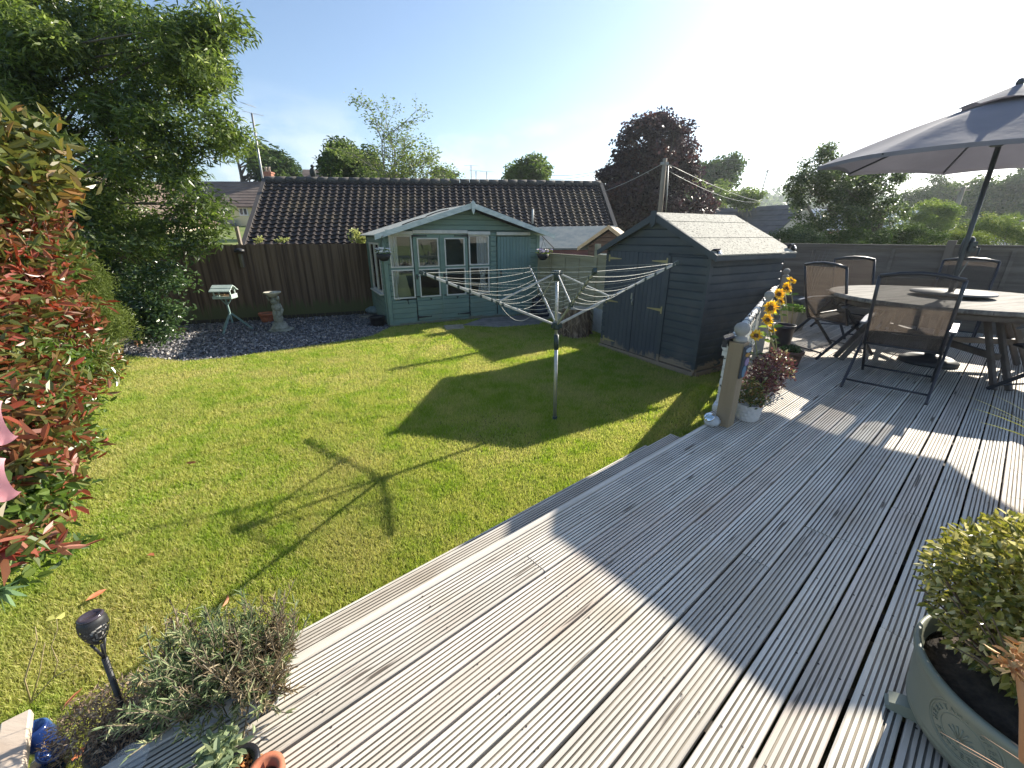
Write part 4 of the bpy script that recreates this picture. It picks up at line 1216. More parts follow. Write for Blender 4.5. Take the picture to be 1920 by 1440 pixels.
bg_tree('cedar_tree', 'dark flat tiered cedar behind the round bush', [(1760, 358, 44, 52, 14, 2.5), (1720, 372, 44, 30, 14, 2), (1790, 375, 44, 40, 20, 2.4), (1755, 338, 44, 22, 5, 1)], (46, 44, -2), 7, .3, 70, 9000, .9, .36, .10, OAK, limb_r=.1, flat=.3)
bg_tree('broad_tree', 'broad hazy tree at the right edge of the skyline', [(1890, 370, 38, 60, 40, 3), (1850, 395, 38, 40, 36, 2.4), (1930, 350, 38, 40, 30, 2.4)], (46, 38, -2), 8, .35, 80, 12000, 1.0, .34, .2, OAK, limb_r=.12)
bg_tree('elder_shrub', 'loose green shrub rising behind the fence right of the parasol pole', [(1880, 425, 14, 60, 26, .8), (1830, 440, 14, 40, 18, .6), (1930, 440, 14, 50, 26, .8)], (16.5, 14, -1), 2.2, .06, 60, 14000, .3, .06, .035, LM('elder_leaf', [(0, (.06, .11, .02)), (.6, (.14, .19, .04)), (1, (.32, .33, .10))], .35), limb_r=.015)
for i, (u, v, yy, rx, rz, lab) in enumerate(((1490, 450, 11.5, 40, 14, 'low dark shrub over the fence nearest the shed'), (1700, 448, 12.5, 60, 20, 'bushy shrub along the fence left of the parasol pole'), (1800, 452, 13, 42, 18, 'yellow green shrub directly behind the tall fence post'), (1600, 452, 11.8, 60, 18, 'shaded shrub beneath the birch behind the fence'))):
    c = Y(u, v, yy)
    bg_tree('hedge_shrub', lab, [(u, v, yy, rx, rz, .6)], (c.x, yy, -.6), 2.0, .04, 30, 6500, .25, .055, .032, (BIR, OAK, CONL, OAK)[i], limb_r=.012, cat='shrub')
bg_tree('climber', 'yellow green climber leaves poking over the fence beside the summerhouse', [(672, 445, 11.3, 17, 14, .12)], (-4.1, 11.3, 0), 1.9, .015, 12, 260, .13, .08, .06, LM('climber_leaf', [(0, (.20, .25, .05)), (1, (.50, .50, .22))], .4), limb_r=.006, cat='climber')
for u, lab in ((487, 'whitish sprig over the fence just right of the bird feeder'), (528, 'small pale sprig over the fence, middle of the three')):
    bg_tree('climber', lab, [(u, 450, 10.4, 11, 9, .08)], (Y(u, 450, 10.4).x, 10.4, 0), 1.85, .01, 8, 90, .08, .05, .035, bpy.data.materials['climber_leaf'], limb_r=.004, cat='climber')

# far wooded rise on the skyline
def hills():
    m = MB(); xs = list(range(-420, 430, 20)); vs = []
    for j, (y, f) in enumerate(((150, 0), (190, .55), (230, .9), (270, 1.0), (330, .3))):
        for x in xs:
            h = 22 + 5 * math.sin(x * .013 + 1) + 3 * math.sin(x * .041)
            h *= 1.15 if x < -40 else (.82 if x < 60 else .95)
            vs.append((x, y + abs(x) * .12, -2 + (h + 2) * f * .92))
    n = len(xs); fs = [[j * n + i, j * n + i + 1, (j + 1) * n + i + 1, (j + 1) * n + i] for j in range(4) for i in range(n - 1)]
    m.add(vs, fs, True)
    kind(m.build('hills', mat('far_field', (.07, .10, .035), (.12, .15, .05), rough=1, scale=.02), fix=False))
    N = 26000
    x = rng.uniform(-400, 400, N); q = rng.uniform(0, 1, N); y = 170 + q * 100 + np.abs(x) * .12
    f = np.interp(170 + q * 100, [150, 190, 230, 270], [0, .55, .9, 1.0])
    h = 22 + 5 * np.sin(x * .013 + 1) + 3 * np.sin(x * .041)
    h = h * np.where(x < -40, 1.15, np.where(x < 60, .82, .95))
    lump = np.abs(np.sin(x * .21 + np.sin(x * .05) * 3)) * 5 + np.abs(np.sin(x * .093)) * 3
    z = -2 + (h + 2) * f * .92 + rng.uniform(0, 1, N) * lump
    o = leaves('far_woods', np.c_[x, y, z], 3.4, 2.6, OAK, flat=.7)
    kind(tag(o, 'distant band of woodland along the skyline', 'woodland'), 'stuff')
hills()

# ================================================================== POLES, AERIALS, WIRES
WOODPOLE = mat('pole_wood', (.20, .16, .12), (.34, .29, .23), rough=.9, scale=5, stretch=(1, 1, .1))
METAL = mat('aerial_metal', (.30, .30, .30), rough=.5, metal=.7)
def aerial(mb, top, s=1.0, dirx=(1, .2, 0)):
    d = Vector(dirx).normalized(); n = Vector((-d.y, d.x, 0)); top = Vector(top)
    mb.tube([top - d * .7 * s, top + d * .9 * s], .012 * s, n=5)
    for k in range(9):
        c = top + d * (-.6 + k * .17) * s; l = (.30 - .012 * k) * s
        mb.tube([c - n * l + Vector((0, 0, -.05)), c + n * l + Vector((0, 0, .05))], .008 * s, n=4)
def mast():
    a = Y(494, 352, 16.4); b = Y(472, 212, 16.4)
    t = thing('aerial_mast', 'tall thin television mast leaning beside the bungalow roof end', 'aerial', a)
    m = MB(); m.tube([Vector((0, 0, -1.5)), b - a], .035, n=6); m.build('pole', METAL, t)
    m = MB(); aerial(m, b - a, .42, (1, .2, -.18)); aerial(m, b - a + Vector((-.10, 0, .25)), .38, (.3, 1, 0)); m.build('antenna', METAL, t)
mast()
for (u, v, y, h, lab) in ((884, 336, 60, 2.4, 'tiny aerial above the ridge, leftmost of three'), (893, 336, 60, 1.8, 'tiny aerial above the ridge, middle of three'), (913, 336, 60, 1.7, 'tiny aerial above the ridge, rightmost of three')):
    p = Y(u, v, y); m = MB(); m.tube([(0, 0, -6), (0, 0, h - .8)], .06, n=5); aerial(m, (0, 0, h - .8), 1.3)
    o = m.build('aerial', METAL); o.location = p; tag(o, lab, 'aerial')
def house_aerial():
    p = Y(1428, 355, 33); m = MB(); b = Y(1440, 318, 33) - p; m.tube([(0, 0, -.5), b], .04, n=5); aerial(m, b, 1.0, (1, .3, 0)); aerial(m, b * .93, .8, (.3, 1, 0))
    o = m.build('aerial', METAL); o.location = p; tag(o, 'forked aerial on the chimney of the gabled house', 'aerial')
house_aerial()
def wire(a, b, sag, name, lab, r=.009):
    a = Vector(a); b = Vector(b); m = MB(); c = (a + b) / 2
    m.tube([a + (b - a) * q - c - Vector((0, 0, sag * 4 * q * (1 - q))) for q in [i / 12 for i in range(13)]], r, n=4)
    o = m.build(name, bpy.data.materials.get('cable') or mat('cable', (.30, .30, .30), rough=.5)); o.location = c; tag(o, lab, 'cable')
def pole_shed():
    a = Y(1239, 402, 10.2); b = Y(1247, 297, 10.2)
    t = thing('timber_pole', 'weathered wooden pole standing up behind the dark shed ridge', 'pole', (a.x, a.y, 0))
    m = MB(); bb = Vector((b.x - a.x, 0, b.z)); m.tube([Vector((0, 0, 0)), Vector((bb.x * .6, 0, a.z)), bb], [.065, .055, .048], n=8); m.build('pole', WOODPOLE, t)
    m = MB(); m.tube([Vector((.09, -.05, a.z + .02)), Vector((.075, -.05, a.z + .4)), bb + Vector((.07, -.05, -.15))], .012, n=5); m.box(bb + Vector((0, 0, -.1)), (.16, .08, .05)); m.build('conduit', METAL, t)
    top = Vector((a.x + bb.x, a.y, bb.z - .08))
    wire(top, Y(1131, 359, 15.8), .05, 'cable', 'cable from the wooden pole down to the bungalow roof end', .008)
    wire(top, Y(1430, 378, 26), .12, 'cable', 'twin cable from the wooden pole down to the gabled house', .007)
    wire(top - Vector((0, 0, .12)), Y(1425, 378, 26), .25, 'cable', 'lower cable from the wooden pole towards the gabled house', .006)
pole_shed()
def leaning():
    a = Y(1782, 460, 22); b = Y(1806, 352, 22); a.z = -1
    t = thing('telegraph_pole', 'pale telegraph pole in front of the far trees left of the parasol pole', 'pole', (b.x, 22, -1))
    m = MB(); m.tube([(0, 0, 0), (0, 0, b.z + 1)], .10, n=8); m.build('pole', WOODPOLE, t)
    m = MB(); m.box((0, 0, b.z + .9), (.7, .08, .08)); m.build('crossarm', WOODPOLE, t)
leaning()
far = Y(1806, 352, 22)
wire(Y(1000, 325, 50), Y(1115, 322, 50), .3, 'cable', 'upper overhead cable leaving the right of the bungalow ridge', .03)
wire(Y(1000, 334, 50), Y(1115, 326, 50), .3, 'cable', 'lower overhead cable leaving the right of the bungalow ridge', .03)
wire(Y(1300, 300, 40), Y(1960, 272, 40), .2, 'cable', 'faint overhead cable crossing the bright sky at the right', .012)
wire(Y(1380, 308, 40), Y(1560, 306, 40), .2, 'cable', 'short lower overhead cable left of the birch', .012)

# bird perched on the ridge
m = MB(); m.blob((0, 0, .16), .11, squash=(1, .8, 1.5), jit=.04); m.blob((.02, -.02, .36), .06, jit=.02); m.tube([(-.02, 0, .06), (-.12, .02, -.06)], [.05, .02], n=6); m.tube([(.07, -.03, .36), (.12, -.04, .35)], [.015, .003], n=5)
o = m.build('bird', mat('dark_feather', (.03, .035, .03), rough=.7)); o.location = Y(588, 334, 15.9); tag(o, 'dark bird perched on the left part of the bungalow ridge', 'bird')

# ================================================================== ROTARY DRYER
ALU = mat('dryer_aluminium', (.42, .42, .41), (.54, .54, .52), rough=.45, metal=.7, scale=20)
ALUD = mat('green_shaded_aluminium', (.30, .30, .24), (.45, .45, .38), rough=.6, metal=.4, scale=30)  # darker greenish copy for the near arm, its shadow side put into the colour
PLG = mat('dark_green_plastic', (.03, .05, .048), rough=.5)
CORD = mat('pvc_line', (.30, .30, .25), (.48, .48, .42), rough=.55, scale=60)
def dryer():
    b = Vector((.49, 4.31, 0))
    t = thing('rotary_clothes_dryer', 'empty four-armed rotary washing line standing in the middle of the lawn', 'clothes dryer', b)
    zt = 1.64; zh = 1.10; lean = Vector((-.03, 0, 0))
    hub = Vector((-.02, 0, zh)); top = Vector((-.035, 0, zt))
    m = MB(); m.tube([(0, 0, -.05), (-.018, 0, 1.0)], .021, n=10); m.tube([(-.018, 0, .92), top], .017, n=10); m.build('pole', ALU, t)
    m = MB(); m.tube([(-.016, 0, .84), (-.018, 0, 1.0)], .027, n=10); m.tube([(0, 0, -.01), (0, 0, .05)], .028, n=10); m.build('ground_sleeve', PLG, t)
    m = MB(); m.tube([hub - Vector((0, 0, .04)), hub + Vector((0, 0, .035))], .040, n=12); m.box(hub, (.11, .035, .05)); m.box(hub, (.035, .11, .05)); m.build('hub', PLG, t)
    m = MB(); m.tube([top - Vector((0, 0, .08)), top + Vector((0, 0, .02))], .034, n=12); m.box(top, (.11, .03, .035)); m.box(top, (.03, .11, .035)); m.build('hub', PLG, t)
    tips = [Vector((-.87, 4.05, 1.665)), Vector((.23, 5.62, 1.60)), Vector((1.68, 4.36, 1.735)), Vector((.625, 3.22, 1.745))]
    tips = [p - b for p in tips]
    rng_q = [.42, .50, .58, .66, .74, .82, .90, .965]
    for i, tp in enumerate(tips):
        m = MB(); d = (tp - hub).normalized(); m.beam(hub + d * .05, tp, .017, .026, bev=.004)
        m.mi = 1
        for q in rng_q: p = hub + (tp - hub) * q; m.box(p, (.022, .022, .034))
        a_ = m.build('arm', [ALUD if i == 3 else ALU, PLG], t)
        m = MB(); m.beam(tp - d * .03, tp + d * .012, .026, .036); m.build('end_cap', PLG, a_)
        m = MB(); mid = hub + (tp - hub) * .46
        m.beam(top + (mid - top).normalized() * .04, mid, .012, .018, bev=.003); m.build('strut', ALU, t)
        m = MB(); m.box(mid, (.035, .035, .045)); m.build('strut_joint', PLG, t)
    m = MB()
    order = [0, 1, 2, 3]
    for k in range(4):
        A, B = tips[k], tips[(k + 1) % 4]
        for j, q in enumerate(rng_q):
            pa = hub + (A - hub) * q; pb = hub + (B - hub) * q
            ln_ = (pa - pb).length
            sag = random.uniform(.01, .035) + .035 * (q < .8) + (.035 if k in (0, 3) else .015)
            if q > .95: sag = .006
            tw = random.uniform(-.02, .02)
            pts = []
            for i in range(15):
                s_ = i / 14; p = pa + (pb - pa) * s_
                pts.append(p + Vector((0, 0, .012 - sag * 4 * s_ * (1 - s_) * (1 + tw * math.sin(s_ * 9)))))
            m.tube(pts, .0019, n=5, cap=False)
    # slack tail hanging under the left arm
    pa = hub + (tips[0] - hub) * .45; pb = hub + (tips[0] - hub) * .20
    m.tube([pa + (pb - pa) * (i / 12) - Vector((0, 0, .11 * 4 * (i / 12) * (1 - i / 12))) for i in range(13)], .0027, n=5, cap=False)
    m.build('washing_line', CORD, t, fix=False)
dryer()

# ================================================================== ITEMS ROUND THE LAWN
MINT = mat('mint_paint', (.42, .52, .47), (.55, .64, .58), rough=.6, scale=6)
TEAL = mat('teal_paint', (.18, .28, .27), (.25, .36, .34), rough=.6, scale=6)
def bird_table():
    b = G(440, 622); t = thing('bird_table', 'mint painted bird table with sloping roof on a three-footed post', 'bird table', b, R(8))
    top = Y(423, 560, b.y) - b; top = Vector((top.x, 0, top.z)); lean = top.x / top.z
    m = MB(); m.beam((0, 0, .20), (top.x, 0, top.z), .034, .034, bev=.004)
    m.beam((top.x - .10, 0, top.z - .0), (top.x * .8, 0, top.z - .14), .02, .02); m.beam((top.x + .12, 0, top.z), (top.x * .8, 0, top.z - .14), .02, .02)
    m.build('post', TEAL, t)
    for a in (-100, 20, 150):
        d = Vector((math.cos(R(a)), math.sin(R(a)), 0)); m = MB(); m.beam(d * .02 + Vector((0, 0, .40)), d * .36 + Vector((0, 0, .02)), .026, .034); m.build('leg', TEAL, t)
    z = top.z; x = top.x
    m = MB(); m.box((x, 0, z + .02), (.36, .26, .025)); m.box((x, -.13, z + .04), (.37, .015, .05)); m.box((x, .13, z + .04), (.37, .015, .05)); m.box((x + .182, 0, z + .06), (.015, .26, .08)); m.box((x - .182, 0, z + .04), (.015, .26, .05)); m.build('tray', MINT, t)
    for xx in (-.16, .16):
        for yy in (-.10, .10):
            m = MB(); m.box((x + xx, yy, z + .11), (.02, .02, .17)); m.build('roof_post', MINT, t)
    m = MB()
    for s_ in (-1, 1):
        for k in range(2):
            y0, y1 = s_ * k * .09, s_ * (k + 1) * .095; z0, z1 = z + .275 - k * .058, z + .275 - (k + 1) * .058
            m.prism([(x - .20, y0, z0 + .012), (x - .20, y1, z1 + .016), (x - .20, y1, z1), (x - .20, y0, z0 - .006)], (.40, 0, 0))
    m.build('roof', MINT, t)
    m = MB()
    for k in range(4): m.box((x + random.uniform(-.1, .1), random.uniform(-.08, .08), z + .055 + .012 * k), (random.uniform(.14, .22), .04, .012), rot=(0, 0, random.uniform(-.3, .3)))
    o = m.build('bark_strips', mat('bark_strip', (.38, .24, .13), rough=.9)); o.location = b; o.rotation_euler = (0, 0, R(8)); tag(o, 'strips of brown bark lying on the bird table tray', 'bark')
bird_table()
def bird_bath():
    b = G(527, 622); t = thing('bird_bath', 'stone bird bath carried by a carved cherub column', 'bird bath', b)
    ST = mat('mossy_stone', (.20, .20, .16), (.34, .34, .29), rough=.95, scale=14, bump=.006, bscale=40)
    ht = (Y(517, 548, b.y) - b).z; k = ht
    m = MB(); m.box((.02, 0, .04), (.42, .36, .08), bev=.03); m.lathe([(.20, .07), (.17, .12), (.145, .16), (.13, .22)], n=8); m.build('base', ST, t)
    m = MB(); z0 = .20
    prof = [(.075, z0), (.085, z0 + .04)]
    m.blob((0, 0, z0 + .10), .10, n=14, m=10, jit=.02, squash=(1.0, .85, 1.3))          # feet and legs
    m.blob((-.035, -.03, z0 + .20), .065, n=12, m=8, jit=.02, squash=(.8, .8, 1.5)); m.blob((.045, -.03, z0 + .18), .06, n=12, m=8, jit=.02, squash=(.8, .8, 1.5))
    m.blob((.0, 0, z0 + .33), .10, n=14, m=10, jit=.02, squash=(1, .85, 1.0))           # belly
    m.blob((-.01, 0, z0 + .46), .085, n=14, m=10, jit=.02, squash=(1.05, .85, 1.0))     # chest
    m.blob((-.02, -.02, z0 + .60), .068, n=14, m=10, jit=.02)                           # head
    m.tube([(-.09, -.02, z0 + .48), (-.12, -.05, z0 + .58), (-.07, -.02, ht - .09)], [.032, .028, .022], n=8)
    m.tube([(.075, -.02, z0 + .48), (.10, -.05, z0 + .57), (.05, -.02, ht - .09)], [.032, .028, .022], n=8)
    m.tube([(0, 0, z0 + .02), (0, .03, ht - .05)], .055, n=10)
    m.tube([(.06, .02, z0 + .40), (.11, .0, z0 + .28), (.09, -.04, z0 + .16)], [.03, .035, .02], n=8)
    m.build('cherub_column', ST, t)
    m = MB(); m.lathe([(.06, ht - .10), (.10, ht - .06), (.165, ht - .012), (.17, ht + .008), (.155, ht + .008), (.12, ht - .022), (.0, ht - .035)], (-.03, 0, 0), n=28); m.build('bowl', mat('pale_stone', (.42, .39, .31), (.55, .51, .42), rough=.9, scale=14), t)
bird_bath()
TERRA = mat('terracotta', (.36, .11, .055), (.45, .16, .085), rough=.75, scale=10)
COMPOST = mat('compost', (.045, .032, .022), (.09, .065, .045), rough=1, scale=40, bump=.01, bscale=60)
def pot(name, label, c, r0, r1, h, M_, rim=.02, n=28, soil=True, group=None, cat='plant pot', ribs=None):
    t = thing(name, label, cat, c, 0, group)
    m = MB(); m.lathe([(0, .0), (r0, 0), (r0 + (r1 - r0) * .5, h * .5), (r1 - .004, h - rim * 1.6), (r1 + rim * .3, h - rim * 1.5), (r1 + rim * .35, h), (r1 - .012, h), (r1 - .018, h - .03), (0, h - .032)], n=n)
    m.build('pot_body', M_, t)
    if soil:
        m = MB(); m.lathe([(r1 - .012, h - .034), (r1 * .5, h - .022), (0, h - .018)], n=n); m.build('soil', COMPOST, t, fix=False)
    return t
pot('terracotta_pot', 'terracotta pot standing behind the cherub bird bath', G(503, 605), .12, .165, .24, TERRA, rim=.035)
# bird feeder on the fence
def feeder():
    p = Y(449, 470, 9.95)
    t = thing('bird_feeder', 'small weathered feeder with dark roof fixed near the top of the brown fence', 'bird feeder', p)
    m = MB(); m.box((0, 0, -.22), (.07, .07, .30), bev=.006); m.build('body', mat('mossy_wood', (.16, .14, .10), rough=.9), t)
    m = MB(); m.lathe([(.11, -.03), (.10, .02), (.05, .05), (0, .06)], n=12); m.build('feeder_roof', BLACKI, t)
feeder()
m = MB(); p = Y(448, 440, 10.35); m.beam((0, 0, -.6), (-.02, 0, .18), .07, .07, bev=.006)
o = m.build('fence_stake', WOODPOLE); o.location = p; tag(o, 'pale leaning stake poking up behind the brown fence', 'stake')
# black tub with a grey rock, beside the summerhouse
t_ = pot('black_tub', 'black round tub on the slate at the left corner of the summerhouse', G(709, 612), .15, .17, .24, mat('black_plastic', (.012, .012, .015), rough=.45))
m = MB(); m.blob((0, 0, .09), .17, n=12, m=8, jit=.12, squash=(1.25, .8, .6)); o = m.build('stone', mat('blue_grey_stone', (.10, .15, .17), (.20, .26, .28), rough=.9, scale=9, bump=.01)); o.location = G(702, 592) + Vector((0, 0, .06)); tag(o, 'blue grey stone lying behind the black tub', 'stone')
m = MB(); m.box((0, 0, .03), (.34, .20, .045), rot=(0, 0, .2), bev=.01); o = m.build('stone_slab', mat('buff_slab', (.30, .26, .20), (.38, .34, .27), rough=.9)); o.location = G(688, 596); tag(o, 'flat buff stone on the slate left of the black tub', 'stone')
# brick edging by the border
def edging():
    t = thing('brick_edging', 'short curved row of orange terracotta edging bricks at the slate bed', 'edging', G(300, 640))
    c = G(300, 640)
    m = MB()
    for i in range(13):
        q = i / 12; p = G(258 + 88 * q, 650 - 26 * q - 6 * math.sin(q * 3), 0) - c
        m.box(p + Vector((0, 0, .05)), (.045, .10, .12), rot=(R(-14), 0, R(25 - 15 * q)), bev=.006)
    m.build('bricks', mat('orange_brick', (.30, .13, .06), (.42, .23, .12), rough=.9, scale=10), t)
edging()
m = MB(); m.blob((0, 0, .10), .11, n=10, m=8, jit=.12, squash=(1.1, .8, 1.2)); m.blob((.1, .05, .06), .08, n=8, m=6, jit=.15); o = m.build('rock', mat('lichen_rock', (.26, .25, .20), (.44, .42, .36), rough=.95, scale=14, bump=.01)); o.location = G(290, 632); tag(o, 'lumpy pale rock in the leaves by the brick edging', 'rock')

# tree stump
def stump():
    b = G(1081, 634); b.y += .25
    t = thing('tree_stump', 'tall pale topped tree stump with shaggy bark by the panel fence', 'tree stump', b)
    m = MB(); n = 72; rows = 9; H = .58; vs = []
    for j in range(rows + 1):
        z = H * j / rows
        for i in range(n):
            a = 2 * math.pi * i / n
            r_ = (.36 - .10 * (j / rows) ** .6) * (1 + .05 * math.sin(a * 7 + 2 * z) + .05 * math.sin(a * 23 + 3 * z) * (1 - .5 * j / rows) + random.uniform(-.035, .035)) * (1 + (.12 * math.sin(a * 3) if j < 2 else .03 * math.sin(a * 3)))
            vs.append((r_ * math.cos(a), r_ * math.sin(a), z))
    fs = [[j * n + i, j * n + (i + 1) % n, (j + 1) * n + (i + 1) % n, (j + 1) * n + i] for j in range(rows) for i in range(n)]
    m.add(vs, fs, False)
    m.build('bark_side', mat('stump_bark', (.10, .065, .045), (.30, .22, .15), rough=.95, scale=16, stretch=(1, 1, .12), bump=.02, bscale=30, ramp=(.4, .62)), t, fix=False)
    m = MB(); m.add([(.255 * math.cos(2 * math.pi * i / 40) * (1 + .03 * math.sin(i)), .255 * math.sin(2 * math.pi * i / 40) * (1 + .03 * math.sin(i)), H + random.uniform(-.004, .006)) for i in range(40)], [list(range(40))])
    m.build('cut_top', mat('stump_cut', (.42, .34, .24), (.58, .50, .38), rough=.9, scale=8, bump=.004), t, fix=False)
    # peeling strips
    N_ = 260; a = rng.uniform(0, 2 * np.pi, N_); z = rng.uniform(.12, .56, N_); r_ = .37 - .10 * (z / .58) ** .6
    leaves('bark_strips', np.c_[r_ * np.cos(a), r_ * np.sin(a), z], .14, .018, mat('bark_peel', (.2, .14, .09), rough=.95, tint=[(0, (.10, .065, .04)), (1, (.36, .27, .18))]), t, droop=1.6, flat=.3)
stump()
# dark sheeting heap by the summerhouse corner
m = MB()
for (x, y, z, r_, sx, sz) in ((0, 0, .16, .26, 1.3, .75), (.18, .1, .30, .2, 1.1, .9), (-.12, .15, .34, .18, 1, .9), (.1, -.1, .08, .24, 1.5, .45)):
    m.blob((x, y, z), r_, n=18, m=12, jit=.13, squash=(sx, 1, sz))
o = m.build('refuse_sacks', mat('black_polythene', (.015, .018, .03), rough=.28, bump=.02, bscale=7)); o.location = G(1018, 592); tag(o, 'heap of crumpled black sacks in the corner beside the tree stump', 'sacks')

# hanging baskets
def basket(u, v, y, lab, flowerM, ncol, hang):
    c = Y(u, v, y); t = thing('hanging_basket', lab, 'hanging basket', c)
    m = MB(); m.lathe([(0, -.15), (.07, -.135), (.12, -.08), (.15, 0), (.145, .0), (.11, -.07), (0, -.12)], n=20); m.build('basket', mat('black_wire', (.02, .02, .025), rough=.7) if 'black_wire' not in bpy.data.materials else bpy.data.materials['black_wire'], t)
    m = MB()
    for a in (0, 120, 240): m.tube([(.14 * math.cos(R(a)), .14 * math.sin(R(a)), 0), (0, 0, .30)], .003, n=4)
    m.tube([(0, 0, .30), (0, 0, .34), tuple(hang)], .007, n=5); m.build('chain', BLACKI, t)
    n = ncol; P = np.c_[rng.normal(0, .075, n), rng.normal(0, .075, n), rng.uniform(.0, .09, n)]
    leaves('foliage', P, .05, .025, GRNL, t, droop=-.3)
    # flowers: rosettes of petals
    fc = np.array([(random.gauss(0, .08), random.gauss(-.03, .07), random.uniform(.03, .11)) for _ in range(26)])
    P = np.repeat(fc, 7, axis=0); leaves('flowers', P, .038, .03, flowerM, t, droop=-.15, flat=.25)
WHF = mat('white_petal', (.85, .85, .88), rough=.5, transl=.2)
LIF = mat('lilac_petal', (.5, .45, .7), rough=.5, transl=.2, tint=[(0, (.30, .25, .45)), (.6, (.55, .5, .72)), (1, (.75, .65, .5))])
basket(719, 476, 8.95, 'hanging basket of white flowers at the left corner of the summerhouse', WHF, 90, (.02, .22, .36))
basket(1018, 476, 10.3, 'hanging basket of lilac flowers at the right corner of the summerhouse', LIF, 120, (-.02, .20, .36))
# small floodlights on shed eaves and post
def spot(u, v, y, lab, rz=0):
    c = Y(u, v, y); t = thing('solar_light', lab, 'solar light', c, rz, None)
    m = MB(); m.box((0, 0, .02), (.11, .07, .014), rot=(R(-25), 0, 0), bev=.003); m.build('solar_panel', mat('panel_glass', (.02, .025, .05), rough=.1) if 'panel_glass' not in bpy.data.materials else bpy.data.materials['panel_glass'], t)
    m = MB(); m.lathe([(.02, -.03), (.04, .0), (.042, .03), (.03, .035)], (.03, -.03, -.03), n=12, M=Matrix.Rotation(R(70), 3, 'X')); m.box((0, .02, -.03), (.03, .03, .06)); m.build('lamp_head', BLACKI, t)
    m = MB(); m.lathe([(.0, .037), (.032, .036)], (.03, -.03, -.03), n=12, M=Matrix.Rotation(R(70), 3, 'X')); m.build('lens', mat('lens_white', (.7, .7, .75), rough=.1) if 'lens_white' not in bpy.data.materials else bpy.data.materials['lens_white'], t)
spot(1341, 472, 5.75, 'twin solar light at the near eave corner of the dark shed', .3)
spot(1482, 462, 6.65, 'dark solar light by the far eave of the shed at the fence top', .6)
spot(1366, 636, 2.95, 'small solar light clipped to the lawn side of the near deck post', 1.2)

# ================================================================== DECK RAIL
POSTM = mat('new_post_wood', (.25, .18, .11), (.34, .26, .165), rough=.75, scale=6, stretch=(1, 1, .12), bump=.0015, bscale=30, speck=((.20, .13, .07), 5, .71, .75))
GREYW = mat('grey_finial', (.27, .25, .23), (.36, .34, .31), rough=.75, scale=8)
RAILW = mat('flaking_white_rail', (.62, .60, .56), (.80, .79, .76), rough=.55, scale=18, speck=((.05, .05, .05), 26, .60, .66))
P1 = Vector((1.655, 2.93, DECK)); RD = RAILD
def finial_post(c, h, lab, wd, M_):
    t = thing('deck_post', lab, 'post', c, R(55.1) if wd < .1 else R(39.9))
    m = MB(); m.box((0, 0, h / 2 - .02), (wd, wd, h + .04), bev=.004); m.build('shaft', M_, t)
    m = MB(); m.lathe([(0, 0), (.046, 0), (.05, .014), (.044, .030), (.028, .036), (.026, .045), (.034, .052), (.046, .068), (.052, .088), (.050, .106), (.040, .124), (.022, .136), (0, .139)], (0, 0, h + .001), n=24); m.build('ball_finial', GREYW, t)
    return t
finial_post(P1, .66, 'square honey coloured deck post with grey ball finial nearest the steps', .104, POSTM)
P2 = P1 + RD * 2.15; P3 = P1 + RD * 5.15
finial_post(P2, .66, 'grey deck post with ball finial halfway along the flower pots', .095, GREYW)
finial_post(P3, .72, 'grey deck post with ball finial in the far corner by the fence', .095, GREYW)
def rail():
    t = thing('deck_railing', 'low white handrail wound with fairy lights above slim pale balusters along the deck edge', 'railing', P1 + RD * .04 + Vector((-RD.y, RD.x, 0)) * .085, R(55.1))
    Lr = 4.95
    m = MB(); m.tube([(.0, .0, .60), (Lr, .0, .60)], .034, n=12); r_ = m.build('handrail', RAILW, t)
    m = MB(); m.box((Lr / 2, 0, .10), (Lr, .045, .04)); m.box((Lr / 2, 0, .545), (Lr, .045, .035)); m.build('lower_rail', bpy.data.materials['flaking_white_rail'], t)
    x = .10
    while x < Lr - .05:
        m = MB(); m.box((x, 0, .322), (.028, .028, .41)); m.build('baluster', RAILW, t); x += .125
    m = MB(); pts = []
    for i in range(420):
        x = Lr * i / 420; a = x * 26; pts.append((x, .040 * math.cos(a), .60 + .040 * math.sin(a)))
    m.tube(pts, .0035, n=4, cap=False)
    for i in range(60):
        x = Lr * random.random(); a = random.uniform(-.3, 3.4); m.box((x, .046 * math.cos(a), .60 + .046 * math.sin(a)), (.012, .008, .018), rot=(random.random(), random.random(), random.random()))
    o = m.build('fairy_lights', BLACKI); o.location = t.location; o.rotation_euler = t.rotation_euler; tag(o, 'black wired fairy lights twisted round the white handrail', 'fairy lights')
rail()
# bird plaque on the near post
def plaque():
    c = P1 + NV * .062 + Vector((0, 0, .52)) + DV * .0
    t = thing('painted_plaque', 'painted slate plaque with a coloured bird hung on the near deck post', 'plaque', c, R(39.9))
    m = MB(); m.box((0, 0, 0), (.12, .012, .24), bev=.004); m.build('board', mat('plaque_dark', (.04, .045, .055), rough=.7), t)
    def bit(col, pts, nm):
        mm = MB(); mm.prism([(p[0], -.0065, p[1]) for p in pts], (0, -.004, 0)); mm.build('painted_bird', mat(nm, col, rough=.6), t)
    circ = lambda cx, cz, rx, rz, n=14: [(cx + rx * math.cos(2 * math.pi * i / n), cz + rz * math.sin(2 * math.pi * i / n)) for i in range(n)]
    bit((.10, .20, .30), circ(-.01, -.07, .030, .045), 'bird_blue'); bit((.30, .22, .35), circ(.01, .0, .034, .030), 'bird_mauve'); bit((.42, .22, .05), circ(.0, .055, .035, .015), 'bird_orange'); bit((.30, .36, .42), circ(.005, .09, .045, .018), 'bird_pale'); bit((.32, .08, .06), circ(.025, -.09, .028, .018), 'bird_red')
plaque()
